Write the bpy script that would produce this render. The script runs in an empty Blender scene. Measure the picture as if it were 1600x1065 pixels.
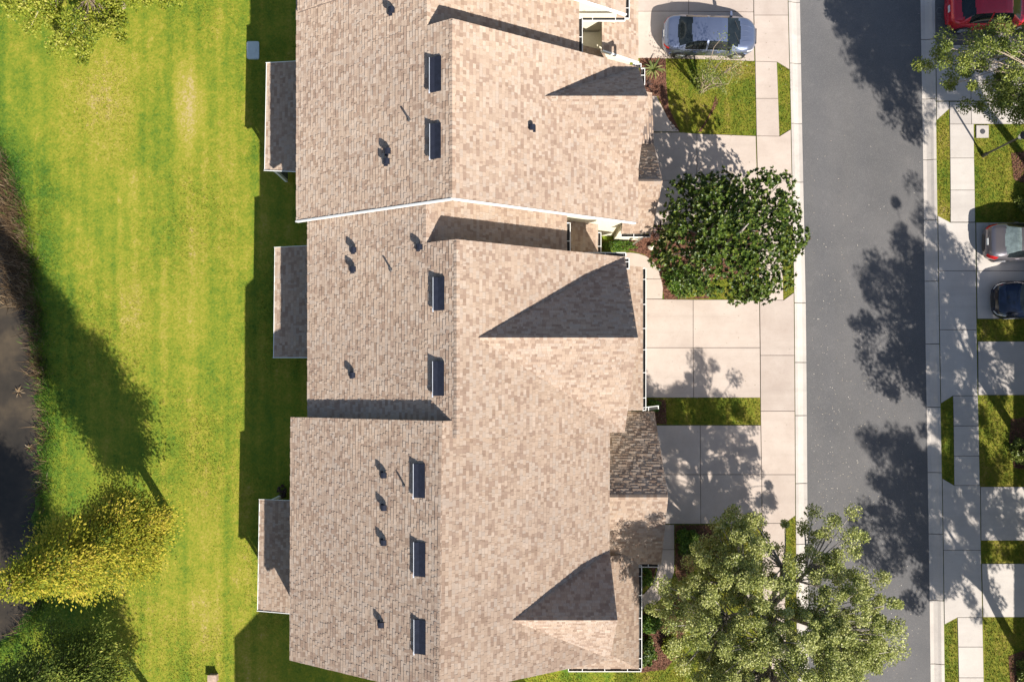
import bpy, math, random
import numpy as np
from mathutils import Vector, Matrix

random.seed(7)
rng = np.random.default_rng(11)
scene = bpy.context.scene
COL = scene.collection
R = math.radians

# ------------------------------------------------------------------ camera, sky, sun, exposure
CAM_H, FPX, NX, NY = 44.0, 1395.0, 800.0, 605.0     # drone height, focal length in photo pixels, nadir pixel
cam_d = bpy.data.cameras.new("camera")
cam = bpy.data.objects.new("camera", cam_d)
COL.objects.link(cam)
cam.location = (0, 0, CAM_H)
cam.rotation_euler = (0, 0, 0)
cam_d.sensor_width = 36.0
cam_d.sensor_fit = 'HORIZONTAL'
cam_d.lens = FPX / 1600.0 * 36.0
cam_d.shift_y = (NY - 532.5) / 1600.0
cam_d.clip_end = 3000
scene.camera = cam

SUN_T = 0.88
SUN_EL = math.atan(SUN_T)
SX, SY = 0.525, -0.851                               # towards the sun, seen from above
world = bpy.data.worlds.new("World")
scene.world = world
world.use_nodes = True
wn = world.node_tree.nodes
sky = wn.new('ShaderNodeTexSky')
sky.sky_type = 'NISHITA'
sky.sun_disc = False
sky.sun_elevation = SUN_EL
sky.sun_rotation = math.atan2(SX, SY)
wn['Background'].inputs[1].default_value = 0.09
world.node_tree.links.new(sky.outputs[0], wn['Background'].inputs[0])
sun_d = bpy.data.lights.new("sun", 'SUN')
sun_d.energy = 5.0
sun_d.angle = R(0.55)
sun_d.color = (1.0, 0.945, 0.865)
sun = bpy.data.objects.new("sun", sun_d)
COL.objects.link(sun)
sun.rotation_euler = Vector((-SX * math.cos(SUN_EL), -SY * math.cos(SUN_EL), -math.sin(SUN_EL))).to_track_quat('-Z', 'Y').to_euler()
scene.view_settings.view_transform = 'Standard'
scene.view_settings.look = 'None'
scene.view_settings.gamma = 1.0
scene.view_settings.use_curve_mapping = False
scene.view_settings.exposure = 0.72
try:
    scene.cycles.max_bounces = 6
    scene.cycles.transparent_max_bounces = 6
except Exception:
    pass


# ------------------------------------------------------------------ helpers
def P(px, py, z=0.0):
    """the point at height z that the photograph shows at pixel (px, py)"""
    k = (CAM_H - z) / FPX
    return Vector(((px - NX) * k, (NY - py) * k, z))


def PP(pts, z=0.0):
    return [tuple(P(x, y, z)) for x, y in pts]


def origin(o):
    v = Vector((0, 0, 0))
    while o is not None:
        v += o.location
        o = o.parent
    return v


def tag(o, label=None, cat=None, group=None, kind=None):
    if label: o['label'] = label
    if cat: o['category'] = cat
    if group: o['group'] = group
    if kind: o['kind'] = kind
    return o


def empty(name, loc, label=None, cat=None, group=None):
    o = bpy.data.objects.new(name, None)
    o.location = loc
    o.empty_display_size = 0.2
    COL.objects.link(o)
    return tag(o, label, cat, group)


def link(name, me, parent=None):
    o = bpy.data.objects.new(name, me)
    COL.objects.link(o)
    if parent is not None:
        o.parent = parent
    return o


class MB:
    """collects faces in world coordinates and links them as one mesh object"""
    def __init__(s):
        s.v, s.f, s.m, s.a = [], [], [], []
        s.cur, s.tint = 0, 0.5

    def face(s, pts):
        b = len(s.v)
        s.v += [tuple(p) for p in pts]
        s.f.append(tuple(range(b, b + len(pts))))
        s.m.append(s.cur); s.a.append(s.tint)

    def mesh(s, verts, faces):
        b = len(s.v)
        s.v += [tuple(p) for p in verts]
        for f in faces:
            s.f.append(tuple(b + i for i in f)); s.m.append(s.cur); s.a.append(s.tint)

    def box(s, x0, x1, y0, y1, z0, z1):
        v = [(x, y, z) for z in (z0, z1) for y in (y0, y1) for x in (x0, x1)]
        s.mesh(v, [(0, 2, 3, 1), (4, 5, 7, 6), (0, 1, 5, 4), (2, 6, 7, 3), (0, 4, 6, 2), (1, 3, 7, 5)])

    def beam(s, p0, p1, w, h, up=(0, 0, 1)):
        """box of width w and height h along p0-p1"""
        p0, p1 = Vector(p0), Vector(p1)
        d = (p1 - p0).normalized()
        u = Vector(up)
        sd = d.cross(u).normalized()
        u = sd.cross(d).normalized()
        v = []
        for p in (p0, p1):
            for a, b in ((-1, -1), (1, -1), (1, 1), (-1, 1)):
                v.append(p + sd * (a * w / 2) + u * (b * h / 2))
        s.mesh(v, [(0, 3, 2, 1), (4, 5, 6, 7), (0, 1, 5, 4), (1, 2, 6, 5), (2, 3, 7, 6), (3, 0, 4, 7)])

    def prism(s, poly, z0, z1):
        n = len(poly)
        v = [(p[0], p[1], z0) for p in poly] + [(p[0], p[1], z1) for p in poly]
        ar = sum(poly[i][0] * poly[(i + 1) % n][1] - poly[(i + 1) % n][0] * poly[i][1] for i in range(n))
        idx = list(range(n))
        if ar < 0: idx.reverse()
        s.mesh(v, [tuple(reversed(idx)), tuple(n + i for i in idx)] +
               [(idx[i], idx[(i + 1) % n], n + idx[(i + 1) % n], n + idx[i]) for i in range(n)])

    def slab(s, poly3, th):
        """a thick sheet hanging th below a 3-D polygon"""
        n = len(poly3)
        v = [tuple(p) for p in poly3] + [(p[0], p[1], p[2] - th) for p in poly3]
        nz = newell(poly3)[2]
        idx = list(range(n))
        if nz < 0: idx.reverse()
        s.mesh(v, [tuple(idx), tuple(n + i for i in reversed(idx))] +
               [(idx[(i + 1) % n], idx[i], n + idx[i], n + idx[(i + 1) % n]) for i in range(n)])

    def tube(s, pts, rad, k=6, cap=True):
        pts = [Vector(p) for p in pts]
        n = len(pts)
        b = len(s.v)
        prev = None
        for i, p in enumerate(pts):
            d = (pts[min(i + 1, n - 1)] - pts[max(i - 1, 0)])
            if d.length < 1e-6: d = Vector((0, 0, 1))
            d.normalize()
            if prev is None:
                a = Vector((1, 0, 0)) if abs(d.x) < .8 else Vector((0, 1, 0))
            else:
                a = prev
            a = (a - d * a.dot(d)).normalized()
            prev = a
            c = d.cross(a)
            for j in range(k):
                t = 2 * math.pi * j / k
                s.v.append(tuple(p + (a * math.cos(t) + c * math.sin(t)) * rad[i]))
        for i in range(n - 1):
            for j in range(k):
                j2 = (j + 1) % k
                s.f.append((b + i * k + j, b + i * k + j2, b + (i + 1) * k + j2, b + (i + 1) * k + j)); s.m.append(s.cur); s.a.append(s.tint)
        if cap:
            s.f.append(tuple(b + j for j in reversed(range(k)))); s.m.append(s.cur); s.a.append(s.tint)
            s.f.append(tuple(b + (n - 1) * k + j for j in range(k))); s.m.append(s.cur); s.a.append(s.tint)

    def build(s, name, mats, parent=None, smooth=False, kind=None, loc=None):
        o0 = origin(parent)
        if loc is not None: o0 = Vector(loc)
        me = bpy.data.meshes.new(name)
        me.from_pydata([(x - o0.x, y - o0.y, z - o0.z) for x, y, z in s.v], [], s.f)
        mats = mats if isinstance(mats, (list, tuple)) else [mats]
        for m in mats: me.materials.append(m)
        me.polygons.foreach_set('material_index', s.m)
        at = me.attributes.new('tint', 'FLOAT', 'FACE')
        at.data.foreach_set('value', s.a)
        if smooth: me.polygons.foreach_set('use_smooth', [True] * len(me.polygons))
        me.update()
        o = link(name, me, parent)
        if loc is not None:
            o.location = o0 - origin(parent)
        if kind: o['kind'] = kind
        return o


def newell(p):
    n = [0, 0, 0]
    for i in range(len(p)):
        a, b = p[i], p[(i + 1) % len(p)]
        n[0] += (a[1] - b[1]) * (a[2] + b[2]); n[1] += (a[2] - b[2]) * (a[0] + b[0]); n[2] += (a[0] - b[0]) * (a[1] + b[1])
    return Vector(n).normalized()


def np_mesh(name, verts, faces, mat, parent=None, tint=None, loc=None, smooth=False):
    """quick mesh from numpy arrays, faces (N,k)"""
    o0 = np.array(loc if loc is not None else origin(parent), dtype=float)
    verts = np.asarray(verts, dtype=np.float64) - o0
    faces = np.asarray(faces, dtype=np.int32)
    n, k = faces.shape
    me = bpy.data.meshes.new(name)
    me.vertices.add(len(verts)); me.vertices.foreach_set('co', verts.ravel().astype(np.float32))
    me.loops.add(n * k); me.loops.foreach_set('vertex_index', faces.ravel())
    me.polygons.add(n)
    me.polygons.foreach_set('loop_start', np.arange(0, n * k, k, dtype=np.int32))
    me.polygons.foreach_set('loop_total', np.full(n, k, dtype=np.int32))
    if smooth: me.polygons.foreach_set('use_smooth', np.ones(n, dtype=bool))
    me.materials.append(mat)
    at = me.attributes.new('tint', 'FLOAT', 'FACE')
    at.data.foreach_set('value', (tint if tint is not None else np.full(n, .5)).astype(np.float32))
    me.update(calc_edges=True)
    o = link(name, me, parent)
    if loc is not None: o.location = Vector(loc) - origin(parent)
    return o


# ------------------------------------------------------------------ materials
class NT:
    def __init__(s, name):
        s.m = bpy.data.materials.new(name)
        s.m.use_nodes = True
        s.t = s.m.node_tree
        s.b = s.t.nodes['Principled BSDF']
        s.out = s.t.nodes['Material Output']

    def n(s, typ, **kw):
        nd = s.t.nodes.new(typ)
        for k, v in kw.items(): setattr(nd, k, v)
        return nd

    def l(s, a, b): s.t.links.new(a, b)

    def coord(s): return s.n('ShaderNodeNewGeometry').outputs['Position']

    def noise(s, vec, scale, detail=4, rough=.55, dist=0.0):
        nd = s.n('ShaderNodeTexNoise')
        nd.inputs['Scale'].default_value = scale
        nd.inputs['Detail'].default_value = detail
        nd.inputs['Roughness'].default_value = rough
        nd.inputs['Distortion'].default_value = dist
        s.l(vec, nd.inputs['Vector'])
        return nd.outputs['Fac']

    def ramp(s, fac, stops, interp='LINEAR'):
        nd = s.n('ShaderNodeValToRGB')
        cr = nd.color_ramp
        cr.interpolation = interp
        while len(cr.elements) < len(stops): cr.elements.new(.5)
        for e, (p, c) in zip(cr.elements, stops):
            e.position = p
            e.color = (*c, 1) if len(c) == 3 else c
        s.l(fac, nd.inputs[0])
        return nd.outputs[0]

    def gray(s, fac, lo, hi, a=0.0, b=1.0):
        nd = s.n('ShaderNodeMapRange')
        for i, v in zip((1, 2, 3, 4), (lo, hi, a, b)): nd.inputs[i].default_value = v
        s.l(fac, nd.inputs[0])
        return nd.outputs[0]

    def mix(s, fac, a, b, mode='MIX'):
        nd = s.n('ShaderNodeMix', data_type='RGBA', blend_type=mode)
        for sock, v in ((nd.inputs['Factor'], fac), (nd.inputs['A'], a), (nd.inputs['B'], b)):
            if hasattr(v, 'node'): s.l(v, sock)
            else: sock.default_value = v if isinstance(v, (int, float)) else (*v, 1)
        return nd.outputs['Result']

    def math(s, op, a, b=0.0):
        nd = s.n('ShaderNodeMath', operation=op)
        for sock, v in zip(nd.inputs, (a, b)):
            if hasattr(v, 'node'): s.l(v, sock)
            else: sock.default_value = v
        return nd.outputs[0]

    def bump(s, h, strength=.3, dist=.02):
        nd = s.n('ShaderNodeBump')
        nd.inputs['Strength'].default_value = strength
        nd.inputs['Distance'].default_value = dist
        s.l(h, nd.inputs['Height'])
        s.l(nd.outputs[0], s.b.inputs['Normal'])

    def col(s, v):
        if hasattr(v, 'node'): s.l(v, s.b.inputs['Base Color'])
        else: s.b.inputs['Base Color'].default_value = (*v, 1)

    def attr(s, name='tint'):
        return s.n('ShaderNodeAttribute', attribute_name=name).outputs['Fac']


def plain(name, c, rough=.6, metal=0.0, var=.12, scale=6, spec=None):
    t = NT(name)
    f = t.noise(t.coord(), scale, 5)
    t.col(t.mix(t.gray(f, .3, .7), tuple(x * (1 - var) for x in c), tuple(min(1, x * (1 + var)) for x in c)))
    t.b.inputs['Roughness'].default_value = rough
    t.b.inputs['Metallic'].default_value = metal
    if spec is not None: t.b.inputs['Specular IOR Level'].default_value = spec
    return t.m


SH_STOPS = [(0.0, (0.324, 0.228, 0.162)), (0.1, (0.348, 0.244, 0.178)), (0.22, (0.376, 0.27, 0.201)), (0.34, (0.448, 0.336, 0.248)), (0.52, (0.489, 0.374, 0.279)), (0.7, (0.525, 0.407, 0.308)), (0.84, (0.479, 0.394, 0.317)), (1.0, (0.567, 0.455, 0.355))]


def shingle_mat(name, per_object):
    t = NT(name)
    f = t.n('ShaderNodeObjectInfo').outputs['Random'] if per_object else t.attr()
    pos = t.coord()
    base = t.ramp(f, SH_STOPS)
    big = t.noise(pos, .35, 3)
    gr = t.noise(pos, 60, 2, .7)
    c = t.mix(t.gray(gr, .3, .7, 0, .55), base, (.30, .22, .17), 'MIX')
    c = t.mix(t.gray(gr, .35, .65, .0, .30), c, base)
    c = t.mix(1.0, c, t.ramp(big, [(.3, (.90, .90, .92)), (.7, (1, 1, 1))]), 'MULTIPLY')
    t.col(c)
    t.b.inputs['Roughness'].default_value = .92
    if 'Diffuse Roughness' in t.b.inputs: t.b.inputs['Diffuse Roughness'].default_value = 1.0
    t.b.inputs['Specular IOR Level'].default_value = .15
    t.bump(gr, .35, .006)
    return t.m


M = {}
M['shingle'] = shingle_mat('asphalt_shingle_field', False)
M['shingle_one'] = shingle_mat('asphalt_shingle_piece', True)
M['deck'] = plain('roof_underlay', (.16, .12, .10), .95)
M['white'] = plain('white_trim_paint', (.80, .79, .75), .45, var=.03)
M['cream'] = plain('cream_stucco', (.72, .67, .53), .9, var=.05, scale=14)
M['dark_gap'] = plain('gutter_inside', (.035, .033, .03), .8)
M['vent'] = plain('dark_vent_metal', (.018, .021, .034), .75, metal=.0, var=.2, spec=.15)
M['vent_lip'] = plain('bright_aluminium_lip', (.70, .72, .75), .35, metal=.3, var=.04)
M['lead'] = plain('grey_lead_pipe', (.06, .06, .065), .6)
M['door'] = plain('white_panel_door', (.74, .73, .70), .5, var=.03)
M['glass_dark'] = plain('dark_window_glass', (.02, .025, .03), .08, var=.3)
M['screen'] = plain('grey_insect_screen', (.10, .11, .11), .7)


KB_ = 44.25 / FPX
BK_ = [(py_, ((px_ - NX) * KB_ + 28) / 6) for py_, px_ in ((1080, -70), (1000, 20), (950, 62), (830, 62), (760, 69), (640, 71), (500, 60), (370, 44), (290, 24), (215, -12), (172, -60))]


def lawn_mat(name, back):
    t = NT(name)
    pos = t.coord()
    sep = t.n('ShaderNodeSeparateXYZ'); t.l(pos, sep.inputs[0])
    X, Y = sep.outputs[0], sep.outputs[1]
    n1 = t.noise(pos, .22, 4, .6, .4)
    n2 = t.noise(pos, 1.1, 4, .65)
    n3 = t.noise(pos, 9, 3, .7)
    # mower passes run along the terrace, so the stretched noise does too
    mp = t.n('ShaderNodeMapping'); mp.inputs['Scale'].default_value = (1.0, .06, 1); t.l(pos, mp.inputs[0])
    st = t.noise(mp.outputs[0], 1.3, 2, .5)
    f = t.math('ADD', t.math('MULTIPLY', n1, .55), t.math('MULTIPLY', n2, .60))
    f = t.math('ADD', f, t.math('MULTIPLY', st, .55))
    f = t.math('ADD', f, t.math('MULTIPLY', t.math('SUBTRACT', n3, .5), .8))
    n4 = t.noise(pos, 3.4, 4, .7)
    f = t.math('ADD', f, t.math('MULTIPLY', t.math('SUBTRACT', n4, .5), .6))
    f = t.math('ADD', f, t.math('MULTIPLY', t.math('SINE', t.math('MULTIPLY', X, 9.0)), .04))
    if back:
        bk = t.gray(t.ramp(t.gray(Y, -17.0, 14.0), [((NY - py_) * KB_ / 31 + 17 / 31, (v_,) * 3) for py_, v_ in BK_]), 0, 1, -28, -22)
        near = t.gray(t.math('SUBTRACT', X, bk), 0.2, 2.6, .40, 0)         # lusher, greener grass by the water
        f = t.math('SUBTRACT', f, t.math('MULTIPLY', near, .8))
        for (cx, cy, rx, ry, a) in ((-16.0, 14.2, .8, 2.2, .34), (-15.2, 10.5, 1.6, 4.0, .12), (-15.1, -8.0, .55, 5.0, .20), (-15.0, -12.6, .55, 2.4, .10), (-21.0, 13.5, 2.0, 3.0, .16), (-17.5, 4.0, 2.2, 3.2, .12)):
            dx = t.math('DIVIDE', t.math('SUBTRACT', X, cx), rx)
            dy = t.math('DIVIDE', t.math('SUBTRACT', Y, cy), ry)
            r2 = t.math('ADD', t.math('MULTIPLY', dx, dx), t.math('MULTIPLY', dy, dy))
            r2 = t.math('ADD', r2, t.math('MULTIPLY', t.math('SUBTRACT', n2, .5), 2.2))
            f = t.math('ADD', f, t.gray(r2, 0, 1.6, a, 0))
    else:
        for (cx, cy, rx, ry, a) in ((11.2, 15.65, 1.5, .5, .42), (9.0, 13.6, .8, 1.0, .12), (21.3, 12.0, .4, 1.0, .2), (24.6, -5.5, .8, .6, .25), (21.4, 8.6, .5, .5, .3)):
            dx = t.math('DIVIDE', t.math('SUBTRACT', X, cx), rx)
            dy = t.math('DIVIDE', t.math('SUBTRACT', Y, cy), ry)
            r2 = t.math('ADD', t.math('MULTIPLY', dx, dx), t.math('MULTIPLY', dy, dy))
            r2 = t.math('ADD', r2, t.math('MULTIPLY', t.math('SUBTRACT', n2, .5), 2.2))
            f = t.math('ADD', f, t.gray(r2, 0, 1.6, a, 0))
    tint = t.attr()
    f = t.math('ADD', f, t.gray(tint, 0, 1, -.30, .30))
    lo = .30
    c = t.ramp(t.gray(f, lo, lo + 1.0), [(p_, tuple(v_ * k_ for v_, k_ in zip(c_, (1, 1, 1) if back else (.74, .72, .74)))) for p_, c_ in [(0.0, (.034, .100, .012)), (.25, (.088, .155, .014)), (.48, (.166, .207, .017)), (.66, (.248, .245, .025)), (.84, (.32, .275, .05)), (1.0, (.40, .31, .14))]])
    t.col(c)
    t.b.inputs['Roughness'].default_value = .85
    t.b.inputs['Specular IOR Level'].default_value = .2
    t.bump(n3, .5, .05)
    return t.m


M['lawn'] = lawn_mat('back_lawn_grass', True)
M['lawn_front'] = lawn_mat('front_lawn_grass', False)


def asphalt():
    t = NT('road_asphalt')
    pos = t.coord()
    mp = t.n('ShaderNodeMapping'); mp.inputs['Scale'].default_value = (1.0, .05, 1); t.l(pos, mp.inputs[0])
    lane = t.noise(mp.outputs[0], .55, 3, .5)
    big = t.noise(pos, .30, 4, .6)
    agg = t.noise(pos, 38, 3, .8)
    c = t.ramp(t.gray(big, .3, .7), [(0, (.095, .092, .091)), (1, (.138, .130, .125))])
    c = t.mix(t.gray(lane, .35, .7, 0, .40), c, (.095, .096, .104))
    pt = t.noise(pos, 1.7, 5, .75)
    c = t.mix(t.gray(pt, .55, .8, 0, .35), c, (.20, .19, .18))
    c = t.mix(t.gray(pt, .42, .25, 0, .35), c, (.07, .07, .075))
    c = t.mix(t.gray(agg, .55, .8, 0, .8), c, (.30, .28, .265))
    c = t.mix(t.gray(agg, .45, .25, 0, .7), c, (.045, .045, .05))
    t.col(c)
    t.b.inputs['Roughness'].default_value = .9
    t.bump(agg, .35, .008)
    return t.m


M['asphalt'] = asphalt()


def concrete(name, c0, c1, stain):
    t = NT(name)
    pos = t.coord()
    ob = t.n('ShaderNodeObjectInfo').outputs['Random']
    a = t.noise(pos, .8, 5, .65, .3)
    b = t.noise(pos, 22, 3, .75)
    s = t.noise(pos, 3.1, 5, .7)
    c = t.mix(t.gray(a, .3, .7), c0, c1)
    c = t.mix(t.gray(s, .56, .78, 0, .40), c, stain)
    c = t.mix(t.gray(b, .5, .8, 0, .28), c, tuple(x * .72 for x in c0))
    mp = t.n('ShaderNodeMapping'); mp.inputs['Scale'].default_value = (.07, 1.0, 1); t.l(pos, mp.inputs[0])
    tr = t.noise(mp.outputs[0], 1.6, 3, .6)
    c = t.mix(t.gray(tr, .52, .72, 0, .30), c, tuple(x * .78 for x in c0))
    sp = t.noise(pos, 7.5, 2, .5)
    c = t.mix(t.gray(sp, .70, .78, 0, .45), c, tuple(x * .5 for x in c0))
    tone = t.ramp(ob, [(0, (.88, .872, .868)), (1, (1.06, 1.05, 1.03))])
    c = t.mix(1.0, c, tone, 'MULTIPLY')
    t.col(c)
    t.b.inputs['Roughness'].default_value = .88
    t.b.inputs['Specular IOR Level'].default_value = .25
    t.bump(b, .18, .006)
    return t.m


M['concrete'] = concrete('driveway_concrete', (.45, .372, .318), (.53, .452, .392), (.355, .28, .23))
M['concrete_e'] = concrete('sidewalk_concrete', (.46, .42, .385), (.53, .49, .45), (.37, .325, .285))
M['kerb'] = concrete('kerb_concrete', (.46, .42, .38), (.57, .52, .47), (.33, .28, .25))
M['joint'] = plain('joint_soil', (.075, .06, .05), .95)


def mulch_mat():
    t = NT('red_brown_mulch')
    f = t.attr()
    g = t.noise(t.coord(), 14, 4, .7)
    c = t.ramp(t.math('ADD', t.math('MULTIPLY', f, .6), t.math('MULTIPLY', g, .4)), [(.15, (.06, .028, .018)), (.45, (.13, .055, .033)), (.7, (.22, .10, .06)), (.95, (.32, .20, .13))])
    t.col(c)
    t.b.inputs['Roughness'].default_value = .95
    t.bump(g, .6, .04)
    return t.m


M['mulch'] = mulch_mat()


def leaf_mat(name, stops, rough=.55, spec=.3, trans=.25):
    t = NT(name)
    f = t.attr()
    c = t.ramp(f, stops)
    t.col(c)
    t.b.inputs['Roughness'].default_value = rough
    t.b.inputs['Specular IOR Level'].default_value = spec
    tr = t.n('ShaderNodeBsdfTranslucent')
    t.l(c, tr.inputs[0])
    mx = t.n('ShaderNodeMixShader')
    mx.inputs[0].default_value = trans
    t.l(t.b.outputs[0], mx.inputs[1]); t.l(tr.outputs[0], mx.inputs[2])
    t.l(mx.outputs[0], t.out.inputs[0])
    return t.m


M['oak_leaf'] = leaf_mat('oak_leaves', [(0, (.08, .105, .022)), (.3, (.25, .285, .055)), (.62, (.43, .445, .13)), (1, (.60, .58, .27))], .5, .45, .3)
M['street_leaf'] = leaf_mat('street_tree_leaves', [(0, (.06, .09, .015)), (.5, (.18, .22, .035)), (1, (.36, .37, .08))], .45, .4)
M['magnolia_leaf'] = leaf_mat('magnolia_leaves', [(0, (.020, .040, .009)), (.45, (.070, .115, .016)), (.8, (.18, .225, .03)), (.96, (.30, .31, .07)), (1, (.16, .11, .045))], .42, .4, .15)
M['cypress_leaf'] = leaf_mat('cypress_sprays', [(0, (.07, .11, .012)), (.3, (.25, .27, .02)), (.65, (.47, .40, .04)), (1, (.62, .46, .08))], .7, .2, .3)
M['cypress_dark'] = leaf_mat('dark_cypress_sprays', [(0, (.045, .07, .013)), (.5, (.15, .20, .03)), (.85, (.28, .30, .05)), (1, (.44, .42, .10))], .7, .2, .2)
M['lime_leaf'] = leaf_mat('lime_green_leaves', [(0, (.07, .12, .012)), (.5, (.28, .31, .025)), (1, (.50, .47, .10))], .6, .3, .3)
M['hedge_leaf'] = leaf_mat('hedge_leaves', [(0, (.035, .085, .010)), (.5, (.085, .165, .016)), (1, (.19, .25, .03))], .5, .35, .25)
M['yucca_leaf'] = leaf_mat('yucca_leaves', [(0, (.08, .11, .03)), (.5, (.20, .22, .06)), (1, (.36, .32, .12))], .5, .35, .15)
M['dark_strap'] = leaf_mat('dark_red_strap_leaves', [(0, (.03, .02, .02)), (.6, (.08, .045, .04)), (1, (.20, .09, .06))], .5, .35, .1)
M['dead_leaf'] = leaf_mat('dead_reed_stalks', [(0, (.05, .032, .018)), (.4, (.15, .095, .05)), (.75, (.30, .21, .12)), (1, (.45, .36, .24))], .9, .1, .1)
M['litter'] = leaf_mat('fallen_leaf_flecks', [(0, (.25, .20, .14)), (.6, (.42, .37, .30)), (1, (.55, .50, .44))], .8, .2, .0)
M['bark'] = plain('grey_oak_bark', (.33, .29, .245), .95, var=.35, scale=9)
M['bark_brown'] = plain('brown_cypress_bark', (.13, .09, .065), .95, var=.3, scale=9)
M['bark_pale'] = plain('pale_smooth_bark', (.42, .33, .24), .85, var=.25, scale=12)
M['rock'] = plain('pale_stone', (.62, .56, .48), .9, var=.15, scale=9)


def water_mat():
    t = NT('pond_water')
    n = t.noise(t.coord(), .5, 4, .6)
    t.col(t.ramp(n, [(.3, (.028, .025, .021)), (.5, (.046, .038, .029)), (.72, (.095, .072, .046))]))
    t.b.inputs['Roughness'].default_value = .2
    t.b.inputs['IOR'].default_value = 1.33
    t.bump(t.noise(t.coord(), 2.2, 3), .04, .05)
    return t.m


M['water'] = water_mat()

# ------------------------------------------------------------------ terrain, pond, road
BANK = [(-900, -120), (100, -60), (215, -12), (240, 2), (290, 24), (330, 34), (370, 44), (440, 55), (500, 60), (560, 66), (640, 71), (700, 72), (760, 69), (830, 62), (900, 58), (945, 62), (970, 50), (992, 30), (1004, 8), (1015, -20), (1060, -60), (1900, -90)]
bank_y = np.array([b[0] for b in BANK], float); bank_x = np.array([b[1] for b in BANK], float)
K0 = CAM_H / FPX
LZ = -.25                                           # the back lawn lies below the front gardens
KB = (CAM_H - LZ) / FPX


def bank_at(Y):
    py = NY - np.asarray(Y) / KB
    return (np.interp(py, bank_y, bank_x) - NX) * KB


xs = np.concatenate([[-500, -250, -120, -70, -45], np.arange(-34, 8.01, .25), [9, 12, 20, 45, 80, 200, 500]])
ys = np.concatenate([[-500, -250, -120, -70, -40], np.arange(-24, 26.01, .25), [40, 70, 120, 250, 500]])
GX, GY = np.meshgrid(xs, ys)
BX = bank_at(GY) + .22 * np.sin(GY * 2.3) + .13 * np.sin(GY * 5.1 + 1)
dist = GX - BX
GZ = np.where(dist < 0, np.maximum(-.75, dist * .55), 0.0)
GZ = np.where(dist >= 0, -.10 * np.exp(-dist / .6), GZ - .10)
GZ = GZ + .02 * np.sin(GX * .7) * np.sin(GY * .55)
ramp_ = np.clip((-8.4 - GX) / 1.2, 0, 1)
GZ = GZ + LZ * ramp_
GZ = np.where(GX > 5.0, GZ - np.clip((GX - 5.0), 0, 1) * .32, GZ)
nx_, ny_ = len(xs), len(ys)
ii = (np.arange(ny_ - 1)[:, None] * nx_ + np.arange(nx_ - 1)[None, :]).ravel()
ground = np_mesh('ground', np.stack([GX.ravel(), GY.ravel(), GZ.ravel()], 1), np.stack([ii, ii + 1, ii + nx_ + 1, ii + nx_], 1), M['lawn'], smooth=True, tint=np.full(len(ii), .45))
tag(ground, kind='structure')
wb = MB()
wb.face([(-60, -40, LZ - .33), (-20.5, -40, LZ - .33), (-20.5, 40, LZ - .33), (-60, 40, LZ - .33)])
tag(wb.build('pond_water', M['water']), kind='structure')

ROAD_L = [(-1400, 1225), (-40, 1250), (210, 1254.4), (500, 1260.4), (800, 1262.6), (1100, 1265), (2600, 1274)]
ROAD_R = [(-1400, 1420), (-40, 1439), (266, 1444), (532, 1447.5), (798, 1452), (1100, 1456), (2600, 1476)]
KERB_L = [(-1400, 1207), (-40, 1231), (220, 1237), (500, 1242), (800, 1243.6), (1100, 1246), (2600, 1256)]
KERB_R = [(-1400, 1440), (-40, 1460.5), (266, 1463.5), (532, 1467.5), (798, 1472.5), (1100, 1476.5), (2600, 1496)]


def lx(line, y):
    return float(np.interp(y, [a for a, b in line], [b for a, b in line]))


rb = MB()
yy = [-1400, -700, -40, 120, 266, 400, 532, 660, 800, 950, 1100, 1800, 2600]
for a, b in zip(yy[:-1], yy[1:]):
    q = [P(lx(ROAD_L, b) - 1, b), P(lx(ROAD_R, b) + 1, b), P(lx(ROAD_R, a) + 1, a), P(lx(ROAD_L, a) - 1, a)]
    rb.face([(p.x, p.y, -.095) for p in q])
tag(rb.build('road', M['asphalt']), kind='structure')


def kerb(name, inner, outer, cuts, sgn):
    """rolled kerb: lawn side INNER at level 0, road side OUTER at road level, cast in sections"""
    prof = [(0, -.30), (0, .004), (.22, .004), (.42, -.055), (.70, -.105), (.80, -.100), (1.0, -.088), (1.0, -.30)]
    root = MB()
    root.face([P(lx(inner, 1300), 1300, -.15), P(lx(outer, 1300), 1300, -.15), P(lx(outer, -300), -300, -.15), P(lx(inner, -300), -300, -.15)])
    ro = root.build(name, M['joint']); ro['kind'] = 'structure'
    for a, b in zip(cuts[:-1], cuts[1:]):
        g = .55 if b - a < 300 else 0
        mb = MB()
        rows = []
        for y in (a + g, b - g):
            i, o = lx(inner, y), lx(outer, y)
            rows.append([(*P(i + (o - i) * t, y).xy, z) for t, z in prof])
        n = len(prof)
        v = rows[0] + rows[1]
        fs = [(k, k + 1, n + k + 1, n + k) for k in range(n - 1)] + [tuple(range(n)), tuple(n + k for k in reversed(range(n)))]
        if sgn > 0: fs = [tuple(reversed(f)) for f in fs]
        mb.mesh(v, fs)
        mb.build('kerb_section', M['kerb'], ro)


kerb('house_side_kerb', KERB_L, ROAD_L, [-1400, -280, -186, -91, 3, 98.7, 192.7, 284, 379, 473, 566, 649, 755, 850, 945, 1040, 1135, 2600], 1)
kerb('far_side_kerb', KERB_R, ROAD_R, [-1400, -230, -132, -35, 61, 154, 249, 343.5, 439, 537, 636, 738, 834, 938, 1037.5, 1135, 2600], -1)

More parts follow.
